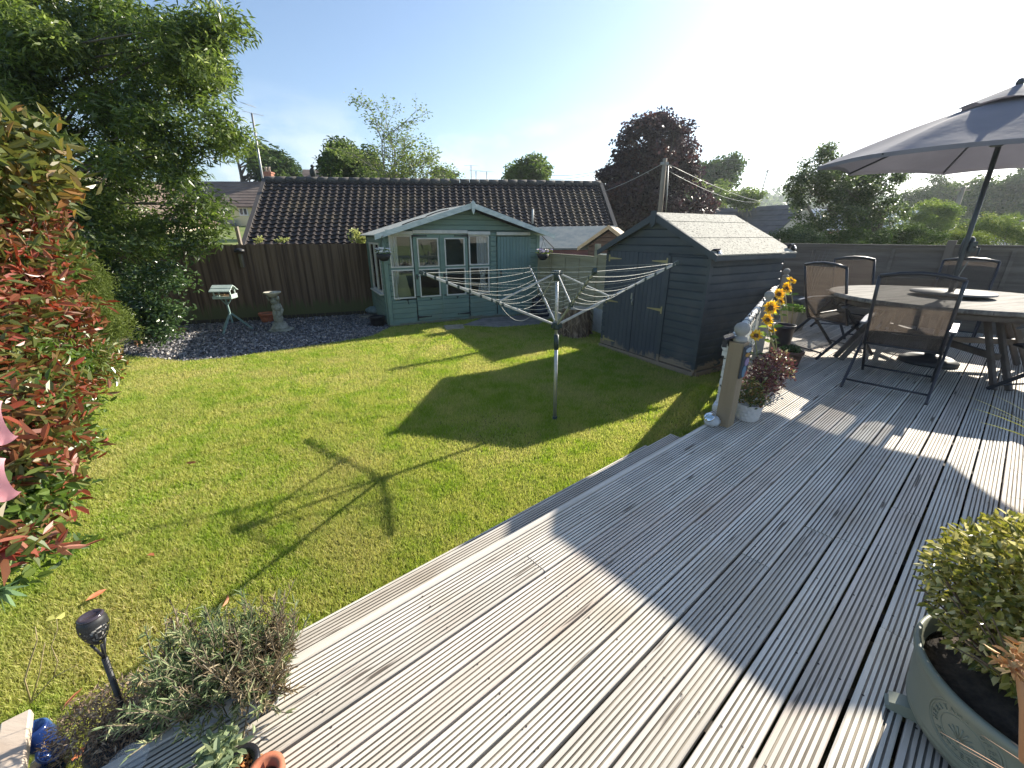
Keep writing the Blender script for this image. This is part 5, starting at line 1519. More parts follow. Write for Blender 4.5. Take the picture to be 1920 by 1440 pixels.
# glass ball solar lamp in a bag by the post foot
def baglamp():
    c = G(1331, 800, DECK) + Vector((.0, .03, 0)); t = thing('solar_lamp', 'round glass solar lamp half wrapped in a crumpled clear bag at the post foot', 'solar lamp', c)
    m = MB(); m.blob((.022, -.005, .04), .056, n=20, m=14, jit=.10, squash=(1.05, .95, .80)); m.build('plastic_bag', mat('cloudy_plastic', (.60, .60, .60), (.72, .72, .72), rough=.35, transl=.3, scale=20, bump=.01, bscale=30), t)
    Mx = Matrix.Rotation(R(-35), 3, 'Y') @ Matrix.Rotation(R(25), 3, 'X')
    m = MB(); m.lathe([(.0, .010), (.034, .008), (.040, 0), (.036, -.01)], (-.014, -.022, .078), n=24, M=Mx); m.build('rim', mat('chrome', (.7, .75, .8), rough=.12, metal=1), t)
    m = MB(); m.blob((-.014, -.024, .086), .026, n=14, m=10, jit=0, squash=(1, 1, .5)); m.build('lens', mat('bluish_glass', (.35, .50, .60), rough=.08, spec=1), t)
baglamp()

# ================================================================== POTS ALONG THE RAIL
def sprigs(parent, n, r_, h, ln, wd, M_, z0=0, droop=-.3, name='foliage', squash=1.0, c=(0, 0)):
    d = rng.normal(size=(n, 3)); d /= np.linalg.norm(d, axis=1)[:, None]; q = rng.uniform(0, 1, n) ** .5
    P = np.c_[c[0] + d[:, 0] * r_ * q, c[1] + d[:, 1] * r_ * q * squash, z0 + np.abs(d[:, 2]) * h * q]
    o = leaves(name, P, ln, wd, M_, parent, droop=droop, flat=.8)
    m = MB()
    for k in range(9):
        a = random.uniform(0, 6.28); rr = random.uniform(.2, .8) * r_
        m.tube([(c[0], c[1], z0 - .03), (c[0] + rr * .5 * math.cos(a), c[1] + rr * .5 * math.sin(a), z0 + h * .4), (c[0] + rr * math.cos(a), c[1] + rr * math.sin(a), z0 + h * random.uniform(.5, .9))], [.004, .003, .002], n=5, cap=False)
    m.build('stems', mat('soft_stem', (.14, .12, .06), rough=.7) if 'soft_stem' not in bpy.data.materials else bpy.data.materials['soft_stem'], parent, fix=False)
    return o
def quilt_pot():
    c = G(1407, 790, DECK) + Vector((.0, .06, 0))
    t = thing('quilted_pot', 'white ceramic pot with raised diamond pattern holding olive red foliage', 'plant pot', c)
    m = MB(); n = 60; rows = 22; vs = []; H = .135
    for j in range(rows + 1):
        z = H * j / rows
        for i in range(n):
            a = 2 * math.pi * i / n; r_ = .078 + .014 * j / rows
            s_ = max(0, 1 - abs(((i / n * 15 + j / rows * 2.5) % 1) - .5) * 2) * max(0, 1 - abs(((i / n * 15 - j / rows * 2.5) % 1) - .5) * 2)
            r_ += .012 * s_ if 0 < j < rows - 1 else 0
            vs.append((r_ * math.cos(a), r_ * math.sin(a), z))
    m.add(vs, [[j * n + i, j * n + (i + 1) % n, (j + 1) * n + (i + 1) % n, (j + 1) * n + i] for j in range(rows) for i in range(n)], True)
    m.lathe([(.092, H), (.084, H), (.082, H - .02)], n=40)
    m.build('pot_body', mat('white_ceramic', (.60, .56, .53), (.66, .62, .59), rough=.5), t, fix=False)
    m = MB(); m.lathe([(.084, H - .02), (0, H - .012)], n=30); m.build('soil', COMPOST, t, fix=False)
    sprigs(t, 420, .13, .20, .035, .016, LM('olive_sprig', [(0, (.06, .09, .03)), (.6, (.16, .17, .05)), (.85, (.28, .13, .05)), (1, (.5, .45, .2))], .3), z0=H)
    m = MB(); m.box((.04, -.02, H + .03), (.06, .004, .05), rot=(.5, .2, .4)); m.build('plant_label', mat('white_tag', (.75, .75, .75), rough=.4), t)
quilt_pot()
SUCP = LM('purple_succulent', [(0, (.06, .025, .03)), (.5, (.16, .06, .06)), (.8, (.26, .12, .10)), (.93, (.16, .20, .06)), (1, (.65, .60, .40))], .25, .3, .7)
def pot_at(u, v, r0, r1, h, M_, name, lab, **k):
    c = G(u, v, DECK); return pot(name, lab, c, r0, r1, h, M_, **k)
t = pot_at(1418, 752, .06, .085, .12, mat('plum_glaze', (.14, .09, .10), rough=.4), 'plum_pot', 'low plum coloured pot overflowing with red purple succulents beside the near post')
sprigs(t, 1300, .18, .30, .032, .016, SUCP, z0=.12, squash=1.0)
t = pot_at(1446, 728, .06, .085, .12, mat('grey_glaze', (.25, .24, .24), rough=.4), 'grey_pot', 'small grey pot of dark purple and green succulents on the deck side')
sprigs(t, 1100, .17, .27, .034, .017, SUCP, z0=.12)
t = pot_at(1462, 700, .045, .062, .11, mat('pink_glaze', (.52, .42, .42), rough=.4), 'pink_pot', 'pinkish ceramic pot with spiky green succulent, in front of the brown pot')
sprigs(t, 260, .09, .10, .06, .010, LM('spiky', [(0, (.07, .10, .04)), (.8, (.16, .20, .08)), (1, (.45, .25, .18))], .2), z0=.11)
t = pot_at(1476, 684, .10, .13, .17, mat('brown_glaze', (.10, .05, .035), (.16, .09, .06), rough=.5), 'brown_pot', 'rounded brown pot in shade behind the pink pot')
sprigs(t, 200, .10, .06, .04, .02, DARKL, z0=.16)
t = pot_at(1458, 662, .10, .125, .36, mat('dark_pot_glaze', (.035, .03, .035), rough=.35), 'tall_dark_pot', 'tall dark glazed pot with pale rim behind the sunflowers', rim=.025)
def boxpot():
    c = G(1483, 618, DECK); t = thing('tapered_planter', 'pale wooden square tapered planter with bright green sedum', 'planter', c, .4)
    m = MB(); a, b_, h = .10, .14, .30
    lo = [(-a, -a, 0), (a, -a, 0), (a, a, 0), (-a, a, 0)]; hi = [(-b_, -b_, h), (b_, -b_, h), (b_, b_, h), (-b_, b_, h)]
    m.add(lo + hi, [[3, 2, 1, 0], [0, 1, 5, 4], [1, 2, 6, 5], [2, 3, 7, 6], [3, 0, 4, 7]]); 
    m.build('box', mat('driftwood', (.30, .26, .21), (.42, .38, .32), rough=.85, scale=8, stretch=(1, 1, .3)), t)
    m = MB(); m.poly([(-b_ + .01, -b_ + .01, h - .02), (b_ - .01, -b_ + .01, h - .02), (b_ - .01, b_ - .01, h - .02), (-b_ + .01, b_ - .01, h - .02)]); m.build('soil', COMPOST, t)
    sprigs(t, 900, .17, .10, .03, .018, LM('sedum', [(0, (.06, .12, .03)), (1, (.20, .30, .08))], .3), z0=h - .02)
boxpot()
def greypot():
    t = pot_at(1508, 594, .20, .235, .33, mat('grey_plastic_pot', (.13, .14, .145), (.17, .18, .185), rough=.6), 'large_grey_pot', 'large grey round pot with bare climbing stems against the fence', rim=.045)
    m = MB()
    for k in range(6):
        a = random.uniform(-.3, 1.2); m.tube([(random.uniform(-.05, .05), random.uniform(-.05, .05), .28), (.05 * k - .1, .06, .7), (.08 * k - .05, .1 + .05 * random.random(), 1.05 + .1 * random.random())], [.006, .005, .003], n=5)
    m.build('stems', mat('dry_cane', (.16, .14, .12), rough=.8), t)
greypot()
# sunflowers
PET = mat('sunflower_petal', (.75, .42, .03), rough=.6, transl=.3, tint=[(0, (.80, .42, .02)), (.5, (.88, .60, .05)), (1, (.92, .74, .16))])
def petal_fan(c, nrm, r_, n, M_, parent, name, ln, wd):
    nrm = Vector(nrm).normalized(); u_ = nrm.orthogonal().normalized(); w_ = nrm.cross(u_)
    C = []; O = []
    for k in range(n):
        a = 2 * math.pi * k / n + random.uniform(-.1, .1); d = u_ * math.cos(a) + w_ * math.sin(a)
        C.append(tuple(Vector(c) + d * r_)); O.append(tuple((d + nrm * random.uniform(.05, .5)) * 9))
    return leaves(name, np.array(C), ln, wd, M_, parent, outward=np.array(O), flat=.5, fold=.15)
def sunflower(u, v, base_px, size, lab, tilt):
    size *= .84
    b = G(base_px[0], base_px[1], DECK); q = (Vector((b.x, b.y, 0))).dot(Vector((0, 1, 0)))
    hd = Y(u, v, b.y + .02)
    t = thing('sunflower', lab, 'sunflower', b, 0, 'artificial sunflowers along the rail')
    h = hd - b; nrm = Vector(tilt).normalized()
    m = MB(); m.tube([(0, 0, .05), (h.x * .3, 0, h.z * .5), tuple(h - nrm * .02)], .006, n=6); m.build('stem', mat('sun_stem', (.30, .28, .12), rough=.6) if 'sun_stem' not in bpy.data.materials else bpy.data.materials['sun_stem'], t)
    m = MB(); Mx = nrm.to_track_quat('Z', 'Y').to_matrix(); m.lathe([(0, -.012), (.030 * size, -.008), (.034 * size, .004), (.02 * size, .014), (0, .012)], h, n=16, M=Mx); m.build('seed_disc', mat('sun_disc', (.10, .045, .02), (.16, .08, .03), rough=.9, scale=60) if 'sun_disc' not in bpy.data.materials else bpy.data.materials['sun_disc'], t)
    petal_fan(h, nrm, .020 * size, 26, PET, t, 'petals', .050 * size, .026 * size); petal_fan(h + nrm * .008, nrm, .018 * size, 22, PET, t, 'petals', .038 * size, .024 * size)
    petal_fan(h * .75 + Vector((0, 0, -.02)), (0, 0, 1), .01, 4, GRNL, t, 'leaf', .10 * size, .05 * size)
sunflower(1417, 630, (1418, 745), 1.0, 'lowest sunflower head, beside the ball finial of the near post', (-.2, -1, .6))
sunflower(1444, 578, (1452, 705), 1.35, 'large open sunflower with dark disc, the tallest of the near cluster', (-.1, -1, .35))
sunflower(1438, 600, (1450, 706), 1.15, 'sunflower just below the large open one', (.1, -.9, .5))
sunflower(1446, 617, (1452, 703), .95, 'small brownish sunflower head at the bottom of the near cluster', (.3, -.8, .7))
sunflower(1474, 541, (1470, 650), 1.45, 'upper right sunflower of the far cluster under the middle post', (.3, -.9, .5))
sunflower(1460, 552, (1464, 655), 1.25, 'left sunflower of the far cluster under the middle post', (-.5, -.8, .4))
sunflower(1483, 526, (1482, 622), 1.3, 'furthest half shaded sunflower near the fence', (.1, -.6, .8))
sunflower(1463, 566, (1462, 652), 1.0, 'lower sunflower of the far cluster with pale green leaves below', (.1, -.8, .6))

# ================================================================== TABLE, PARASOL, CHAIRS
TC = Vector((4.80, 4.58, DECK)); TR = 1.08
TABW = mat('silvered_teak', (.11, .10, .09), (.30, .28, .25), rough=.85, scale=6, stretch=(.3, 2.6, 1), bump=.002, bscale=18, speck=((.10, .09, .08), 12, .60, .70), spec=.25)
TABD = mat('dark_teak', (.085, .07, .06), (.14, .12, .105), rough=.65, scale=7, stretch=(.3, 1.5, 1))
def table():
    t = thing('round_garden_table', 'large round weathered wooden garden table under the parasol', 'table', TC, R(20))
    m = MB(); m.lathe([(.024, .735), (.024, .755), (TR - .012, .755), (TR, .745), (TR, .722), (TR - .012, .712), (.024, .712)], n=96, sm=False)
    m.build('tabletop', TABW, t)
    m = MB(); m.lathe([(TR - .10, .645), (TR - .10, .708), (TR - .13, .708), (TR - .13, .645)], n=64); m.build('apron', TABD, t)
    for k, a in enumerate((150, 60, -30, -120)):
        d = Vector((math.cos(R(a)), math.sin(R(a)), 0)); s_ = Vector((-d.y, d.x, 0)); m = MB()
        for o_ in (-.05, .05):
            m.beam(d * .55 + s_ * o_ + Vector((0, 0, .66)), d * .93 + s_ * o_ * 1.2 + Vector((0, 0, .0)), .032, .055, bev=.005)
        m.build('leg', TABD, t)
    m = MB()
    for a in (150, 60, -30, -120):
        d = Vector((math.cos(R(a)), math.sin(R(a)), 0)); m.beam(d * .05 + Vector((0, 0, .28)), d * .77 + Vector((0, 0, .28)), .05, .06)
    m.build('stretcher', TABD, t)
table()
def susan():
    c = G(1745, 556, DECK + .79); c = TC + Vector((.02, -.05, .757))
    t = thing('lazy_susan', 'round turntable lying on the middle of the garden table', 'turntable', TC + Vector((0, 0, .757)))
    m = MB(); m.lathe([(.05, 0), (.16, 0), (.16, .028), (.05, .028)], n=32); m.build('bearing', BLACKI, t)
    m = MB(); m.lathe([(.036, .030), (.34, .030), (.345, .038), (.34, .048), (.036, .048)], n=48); m.build('disc', mat('slate_disc', (.13, .13, .135), (.20, .20, .20), rough=.5, scale=4), t)
susan()
FABR = mat('grey_canvas', (.16, .155, .185), (.205, .20, .235), rough=.85, scale=1.2, bump=.006, bscale=4, transl=.12)
PMET = mat('graphite_pole', (.05, .06, .07), rough=.4, metal=.4)
def parasol():
    t = thing('parasol', 'open charcoal grey parasol rising through the round table', 'parasol', TC)
    C0 = Vector((4.696, 4.558, 2.701 )) - Vector((TC.x, TC.y, TC.z))
    C0 = Vector((4.555 - TC.x, 4.421 - TC.y, 2.680 - TC.z))
    zr = C0.z; Rr = 1.363; ph = 3.397 - .0
    n = Vector((.002, -.033, 1)).normalized(); a_ = Vector((0, 1, 0)).cross(n).normalized(); b_ = n.cross(a_)
    V = [C0 + (a_ * math.cos(ph - k * math.pi / 4) + b_ * math.sin(ph - k * math.pi / 4)) * Rr for k in range(8)]
    apex = C0 + n * .52
    m = MB(); m.tube([(0, 0, .02), (-.03, 0, zr * .5), apex - n * .02], .021, n=12); m.build('pole', PMET, t)
    m = MB(); NS = 8
    vs = []; rows = 9
    for j in range(rows + 1):
        q = j / rows
        for k in range(8):
            for i in range(NS):
                s_ = i / NS; A = V[k]; B = V[(k + 1) % 8]
                e = A + (B - A) * s_; e = e - n * 0 
                inn = 4 * s_ * (1 - s_)
                rim = apex + (e - apex) * (q * (1 - .045 * inn * q))
                bow = math.sin(q * math.pi) * .035                       # ribs bow upward
                sag = -.030 * inn * math.sin(q * math.pi) * q + .0
                vs.append(rim + n * (bow + sag))
    W_ = 8 * NS
    fs = [[j * W_ + i, j * W_ + (i + 1) % W_, (j + 1) * W_ + (i + 1) % W_, (j + 1) * W_ + i] for j in range(1, rows) for i in range(W_)]
    m.add(vs, fs, True)
    cp = m.build('canopy', FABR, t, fix=False)
    # hem and vent
    m = MB(); hem = [vs[rows * W_ + i] for i in range(W_)]
    m.add([p for p in hem] + [p - n * .035 for p in hem], [[i, (i + 1) % W_, W_ + (i + 1) % W_, W_ + i] for i in range(W_)], True); m.build('hem', FABR, cp, fix=False)
    m = MB(); vv = []
    for j in range(4):
        q = j / 3
        for k in range(8):
            for i in range(4):
                s_ = i / 4; A = V[k]; B = V[(k + 1) % 8]; e = A + (B - A) * s_
                p = apex + (e - apex) * (q * .30 * (1 - .12 * 4 * s_ * (1 - s_) * q)); vv.append(p + n * (.075 - .02 * q + (.018 * 4 * s_ * (1 - s_) * q)))
    m.add(vv, [[j * 32 + i, j * 32 + (i + 1) % 32, (j + 1) * 32 + (i + 1) % 32, (j + 1) * 32 + i] for j in range(3) for i in range(32)], True); m.build('vent_cap', FABR, t, fix=False)
    m = MB(); m.lathe([(0, .13), (.02, .12), (.03, .09), (.02, .07)], apex - n * .01, n=12); m.build('finial', PMET, t)
    hub = C0 + n * .13
    for k in range(8):
        m = MB(); m.beam(apex - n * .03, V[k] - n * .012, .012, .018)
        m2 = apex + (V[k] - apex) * .5 - n * .02; rb = m.build('rib', PMET, t); rb.data.transform(Matrix.Identity(4))
        m = MB(); m.beam(hub, m2, .010, .014); m.build('strut', PMET, t)
    m = MB(); m.lathe([(.045, -.03), (.05, .0), (.045, .03)], hub, n=16); m.build('runner', PMET, t)
    m = MB(); zc = 1.27; m.lathe([(.028, -.12), (.045, -.08), (.055, 0), (.045, .08), (.028, .10)], (-.015, 0, zc), n=14); m.box((-.015, -.05, zc), (.07, .05, .11), bev=.01); m.tube([(-.015, -.07, zc), (-.015, -.13, zc - .01), (-.015, -.13, zc - .10)], .009, n=6); m.build('crank_box', PMET, t)
    m = MB(); m.tube([(.03, -.02, 1.12), (-.02, -.03, .98), (.02, -.01, .86), (-.025, -.02, .78)], .006, n=5); m.build('cord', mat('grey_cord', (.25, .24, .22), rough=.8), t)
    m = MB(); m.lathe([(.26, 0), (.26, .035), (.20, .07), (.05, .085), (.04, .30), (.0, .30)], n=36); m.build('base', mat('cast_base', (.03, .032, .036), rough=.6), t)
parasol()
CHF = mat('chair_frame_black', (.035, .035, .042), (.055, .055, .062), rough=.38, scale=5, metal=.3)
def slingmat():
    m = bpy.data.materials.new('mesh_sling'); m.use_nodes = True
    t = m.node_tree; N = t.nodes; N.clear(); K = t.links.new
    o = N.new('ShaderNodeOutputMaterial'); b = N.new('ShaderNodeBsdfPrincipled'); b.inputs['Roughness'].default_value = .7
    tc_ = N.new('ShaderNodeTexCoord'); w1 = N.new('ShaderNodeTexNoise'); mp_ = N.new('ShaderNodeMapping'); mp_.inputs['Scale'].default_value = (240, 9, 9)
    K(tc_.outputs['Object'], mp_.inputs[0]); K(mp_.outputs[0], w1.inputs['Vector']); w1.inputs['Scale'].default_value = 1
    cr_ = N.new('ShaderNodeValToRGB'); cr_.color_ramp.elements[0].position = .4; cr_.color_ramp.elements[0].color = (.075, .06, .05, 1); cr_.color_ramp.elements[1].position = .62; cr_.color_ramp.elements[1].color = (.14, .112, .09, 1)
    K(w1.outputs['Fac'], cr_.inputs[0]); K(cr_.outputs[0], b.inputs['Base Color'])
    tr = N.new('ShaderNodeBsdfTranslucent'); K(cr_.outputs[0], tr.inputs['Color'])
    tp = N.new('ShaderNodeBsdfTransparent')
    m1 = N.new('ShaderNodeMixShader'); m1.inputs[0].default_value = .35; K(b.outputs[0], m1.inputs[1]); K(tr.outputs[0], m1.inputs[2])
    m2 = N.new('ShaderNodeMixShader'); m2.inputs[0].default_value = .30; K(m1.outputs[0], m2.inputs[1]); K(tp.outputs[0], m2.inputs[2]); K(m2.outputs[0], o.inputs[0])
    return m
SLING = slingmat()
ARMM = mat('arm_rest_grey', (.10, .10, .11), (.14, .14, .15), rough=.3, scale=6)
def chair(lab):
    """local: x right, y forward, z up; origin on the floor under the seat"""
    t = thing('reclining_chair', lab, 'garden chair', (0, 0, 0), 0, 'reclining mesh chairs round the garden table')
    W_ = .27
    sb = Vector((0, -.16, .40)); bt = Vector((0, -.36, 1.04)); sf = Vector((0, .30, .45))
    for s_ in (-1, 1):
        x = s_ * W_
        m = MB(); m.tube([(x, .30, .45), (x, .0, .42), (x, -.14, .40)], .013, n=8); m.build('seat_rail', CHF, t)
        m = MB(); m.tube([(x, -.13, .38), (x, -.20, .55), (x, -.27, .75), (x, -.36, 1.04)], .0145, n=8); m.build('back_rail', CHF, t)
        m = MB(); m.beam((x + s_ * .03, .24, .60), (x + s_ * .03, -.50, .0), .022, .034, bev=.005); m.build('leg', CHF, t)      # runs to the rear foot
        m = MB(); m.beam((x + s_ * .005, -.20, .56), (x + s_ * .005, .36, .0), .022, .034, bev=.005); m.build('leg', CHF, t)
        m = MB()
        pr = [(-.30, .60), (-.10, .635), (.10, .635), (.24, .625), (.30, .60)]
        for i in range(4):
            m.beam((x + s_ * .03, pr[i][0], pr[i][1]), (x + s_ * .03, pr[i + 1][0] + .004, pr[i + 1][1]), .055, .022, bev=.006)
        m.build('armrest', ARMM, t)
    m = MB(); m.tube([(-W_, -.36, 1.04), (-W_ * .5, -.368, 1.068), (0, -.371, 1.078), (W_ * .5, -.368, 1.068), (W_, -.36, 1.04)], .017, n=8); m.build('top_rail', CHF, t)
    m = MB(); m.tube([(-W_, -.13, .385), (W_, -.13, .385)], .011, n=8); m.tube([(-W_, .30, .45), (W_, .30, .45)], .012, n=8); m.build('seat_bar', CHF, t)
    m = MB(); m.tube([(-W_ - .03, -.42, .065), (W_ + .03, -.42, .065)], .010, n=8); m.build('rear_bar', CHF, t)
    m = MB(); m.tube([(-W_, .30, .06), (W_, .30, .06)], .010, n=8); m.build('front_bar', CHF, t)
    def sheet(path, name, sag):
        mm = MB(); vs = []; nx = 6
        for (y, z) in path:
            for i in range(nx + 1):
                q = i / nx; x = -W_ + .012 + (2 * W_ - .024) * q; dd = sag * 4 * q * (1 - q)
                vs.append((x, y - dd * (.9 if name == 'back_sling' else 0), z - dd * (.0 if name == 'back_sling' else 1)))
        mm.add(vs, [[j * (nx + 1) + i, j * (nx + 1) + i + 1, (j + 1) * (nx + 1) + i + 1, (j + 1) * (nx + 1) + i] for j in range(len(path) - 1) for i in range(nx)], True)
        return mm.build(name, SLING, t, fix=False)
    sheet([(-.36, 1.035), (-.315, .89), (-.27, .745), (-.23, .64), (-.19, .53), (-.155, .44), (-.12, .395)], 'back_sling', .02)
    sheet([(-.12, .395), (0, .415), (.15, .43), (.30, .448)], 'seat_sling', .02)
    return t
ch = chair('reclining mesh chair with its back to the camera, nearest the camera at the round table')
spots = [((3.76, 3.87), 42, None),
         ((4.02, 5.10), 12, 'reclining mesh chair seen from behind, left of the round table beside the pots'),
         ((5.02, 6.02), 262, 'reclining mesh chair behind the table facing the camera, next to the left chair'),
         ((6.12, 5.75), 222, 'reclining mesh chair at the far side of the table in front of the fence post'),
         ((4.86, 3.38), 97, 'reclining mesh chair cut by the right edge of the picture'),
         ((6.15, 4.0), 155, 'reclining mesh chair on the far right side of the table')]
for i, ((x, y), deg, lab) in enumerate(spots):
    o = ch if i == 0 else copy_tree(ch)
    o.location = (x, y, DECK + .002); o.rotation_euler = (0, 0, R(deg - 90))
    if lab: o['label'] = lab
    o['group'] = 'reclining mesh chairs round the garden table'

# ================================================================== FOREGROUND
# sage plastic pot with evergreen shrub, bottom right
def bigpot():
    c = Vector((1.40, .74, DECK)); t = thing('large_green_pot', 'large sage green plastic pot with an embossed round emblem holding a clipped evergreen', 'plant pot', c)
    SG = mat('sage_plastic', (.195, .21, .16), (.22, .235, .185), rough=.5, scale=3)
    H = .265
    m = MB(); m.lathe([(0, .025), (.195, .025), (.214, .035), (.225, .055), (.2285, .060), (.229, .068), (.228, .072), (.2325, .078), (.233, .086), (.232, .090), (.238, .14), (.243, .20), (.246, H - .04), (.253, H - .032), (.257, H - .015), (.254, H), (.243, H), (.235, H - .03), (.225, H - .05), (0, H - .055)], n=96)
    m.build('pot_body', SG, t)
    for a in (141, 261, 21):
        m = MB(); d = Vector((math.cos(R(a)), math.sin(R(a)), 0)); s_ = Vector((-d.y, d.x, 0))
        m.prism([tuple(d * r_ + s_ * .0 + Vector((0, 0, z))) for r_, z in ((.17, .0), (.262, .0), (.268, .010), (.256, .018), (.262, .028), (.238, .038), (.2, .045))], tuple(s_ * .045)); m.build('pot_foot', SG, t)
    m = MB(); m.lathe([(.228, H - .045), (.1, H - .03), (0, H - .028)], n=40); m.build('soil', COMPOST, t, fix=False)
    # emblem on the side towards the camera
    aim = R(190); 
    def onpot(s_, z):                   # s_ = arc metres sideways, z = height on the wall
        zz = np.interp(z, [.09, .14, .20, .26], [.2325, .2385, .2435, .247]); a = aim + s_ / zz
        return Vector((math.cos(a) * zz, math.sin(a) * zz, z)), a
    m = MB(); pts = []
    for r_ in (.082, .076):
        m.tube([onpot(r_ * math.cos(2 * math.pi * i / 48), .168 + r_ * .92 * math.sin(2 * math.pi * i / 48))[0] for i in range(48)], .0022, n=6, closed=True)
    m.tube([onpot(.048 * math.cos(2 * math.pi * i / 40), .168 + .044 * math.sin(2 * math.pi * i / 40))[0] for i in range(40)], .0014, n=6, closed=True)
    # a sprig inside the ring
    for k in range(7):
        a0 = R(20 + 23 * k); m.tube([onpot(.006 * math.cos(a0), .150 + .006 * math.sin(a0))[0], onpot(.030 * math.cos(a0), .154 + .034 * math.sin(a0))[0]], .0022, n=5)
    m.tube([onpot(0, .136)[0], onpot(0, .154)[0]], .003, n=5)
    e = m.build('emblem', SG, t, fix=False)
    # raised lettering round the ring
    def ring_text(txt, a0, a1, flip):
        for i, chh in enumerate(txt):
            if chh == ' ': continue
            q = i / (len(txt) - 1); a = R(a0 + (a1 - a0) * q)
            cu = bpy.data.curves.new('letter', 'FONT'); cu.body = chh; cu.size = .019; cu.extrude = .0016; cu.align_x = 'CENTER'; cu.align_y = 'CENTER'
            tmp = bpy.data.objects.new('tmp', cu); COL.objects.link(tmp)
            dg = bpy.context.evaluated_depsgraph_get(); me = bpy.data.meshes.new_from_object(tmp.evaluated_get(dg))
            bpy.data.objects.remove(tmp)
            rot = (a - math.pi / 2) if not flip else (a + math.pi / 2)
            cs, sn = math.cos(rot), math.sin(rot); rr = .062
            for v in me.vertices:
                lx = v.co.x * cs - v.co.y * sn + rr * math.cos(a); lz = v.co.x * sn + v.co.y * cs + rr * math.sin(a)
                p, aa = onpot(lx, .168 + lz * .92); v.co = p + Vector((math.cos(aa), math.sin(aa), 0)) * (v.co.z + .0008)
            letters.append(me)
    letters = []
    ring_text('HERITAGE GARDEN', 200, -20, False); ring_text('POTTERY', 225, 315, True)
    mb = MB()
    for me in letters: mb.add([v.co for v in me.vertices], [list(p.vertices) for p in me.polygons])
    mb.build('lettering', SG, t, fix=False)
    # evergreen
    n = 8500; d = rng.normal(size=(n, 3)); d /= np.linalg.norm(d, axis=1)[:, None]; q = rng.uniform(0, 1, n) ** .36
    P = np.c_[.04 + d[:, 0] * .275 * q, .06 + d[:, 1] * .275 * q, H + .20 + d[:, 2] * .235 * q]
    leaves('foliage', P, .026, .014, LM('box_honey', [(0, (.08, .10, .02)), (.4, (.21, .21, .04)), (.75, (.40, .36, .10)), (1, (.68, .62, .34))], .3, .28, .8), t, outward=d * 1.2, flat=1.0)
    m = MB()
    for k in range(60):
        dd = Vector((random.gauss(0, 1), random.gauss(0, 1), random.uniform(-.1, 1.3))).normalized(); e_ = Vector((dd.x * .29, dd.y * .29, H + .16 + dd.z * .2))
        m.tube([(dd.x * .03, dd.y * .03, H - .04), (dd.x * .15, dd.y * .15, H + .07 + dd.z * .05), e_], [.005, .0035, .0015], n=5, cap=False)
    m.build('stems', mat('woody_stem', (.14, .10, .07), rough=.8), t, fix=False)
bigpot()
# strappy cordyline at right edge
def strap(mb, a, b, wd, sag=.0, up=(0, 0, 1), n=8):
    a = Vector(a); b = Vector(b); d = (b - a); s_ = d.cross(Vector(up)).normalized(); vs = []
    for i in range(n + 1):
        q = i / n; w_ = wd * (min(1, q * 6 + .35)) * (1 - q ** 3) + .0004; p = a + d * q + Vector((0, 0, sag * 4 * q * (1 - q)))
        vs += [p - s_ * w_ / 2, p + Vector((0, 0, -w_ * .18)), p + s_ * w_ / 2]
    mb.add(vs, [[i * 3 + k, i * 3 + k + 1, i * 3 + k + 4, i * 3 + k + 3] for i in range(n) for k in (0, 1)], True)
def cordyline():
    c = Vector((2.78, 1.62, DECK)); t = thing('cordyline_plant', 'yellow green strap leaved plant in a pot just past the right edge of the picture', 'plant', c)
    m = MB(); m.lathe([(0, 0), (.13, 0), (.17, .24), (.18, .26), (.16, .26), (.15, .22), (0, .22)], n=28); m.build('pot_body', TERRA, t)
    m = MB(); o = Vector((0, 0, .30))
    tips = [Y(1832, 790, 1.75), Y(1812, 742, 1.85), Y(1848, 765, 1.8), Y(1858, 738, 1.9)]
    for i, tp in enumerate(tips): strap(m, o, tp - c, (.042, .018, .016, .016)[i], .04)
    for k in range(26):
        a = random.uniform(-70, 110); l = random.uniform(.45, .7); el = R(random.uniform(10, 75)); strap(m, o, o + Vector((math.cos(R(a)) * math.cos(el), math.sin(R(a)) * math.cos(el), math.sin(el))) * l, .022, .05)
    m.build('leaf_straps', mat('yellow_strap', (.62, .52, .05), (.78, .68, .16), rough=.4, transl=.3, scale=6, stretch=(1, 1, 1)), t, fix=False)
    m = MB()
    for (u, v, u2, v2) in ((1868, 925, 1960, 905), (1860, 860, 1950, 885), (1882, 838, 1945, 870)):
        strap(m, o + Vector((-.02, -.05, -.05)), Y(u, v, 1.45) - c, .008, -.03)
    m.build('dry_straps', mat('purple_brown_strap', (.10, .06, .05), rough=.6), t, fix=False)
cordyline()
# withered flower spike at the right edge, bottom
def spike():
    c = G(1935, 1430, DECK); c = Vector((1.40, .42, DECK)); t = thing('dried_flower_spike', 'orange withered flower spike at the lower right edge in front of the green pot', 'plant', c)
    a = Y(1918, 1425, .46) - c; b = Y(1908, 1235, .50) - c
    m = MB(); m.lathe([(0, 0), (.07, 0), (.09, .12), (.08, .12), (.07, .10), (0, .10)], n=20); m.build('pot_body', TERRA, t)
    m = MB(); m.tube([(0, 0, .1), tuple(a), tuple((a + b) / 2 + Vector((.006, 0, 0))), tuple(b)], .0055, n=8); m.build('stem', mat('orange_stem', (.42, .20, .09), rough=.6), t)
    C = np.array([tuple(b + Vector((random.gauss(0, .008), random.gauss(0, .008), random.uniform(-.03, .03)))) for _ in range(90)])
    leaves('flower_head', C, .022, .008, mat('straw_flower', (.6, .34, .14), rough=.7, tint=[(0, (.45, .20, .06)), (1, (.75, .52, .25))]), t)
    m = MB()
    for (u, v) in ((1762, 1372), (1840, 1378), (1896, 1390), (1800, 1400)): strap(m, (0, 0, .11), Y(u, v, .48) - c, .006, .02)
    m.build('dry_leaves', mat('dry_leaf', (.28, .16, .10), rough=.7), t, fix=False)
spike()

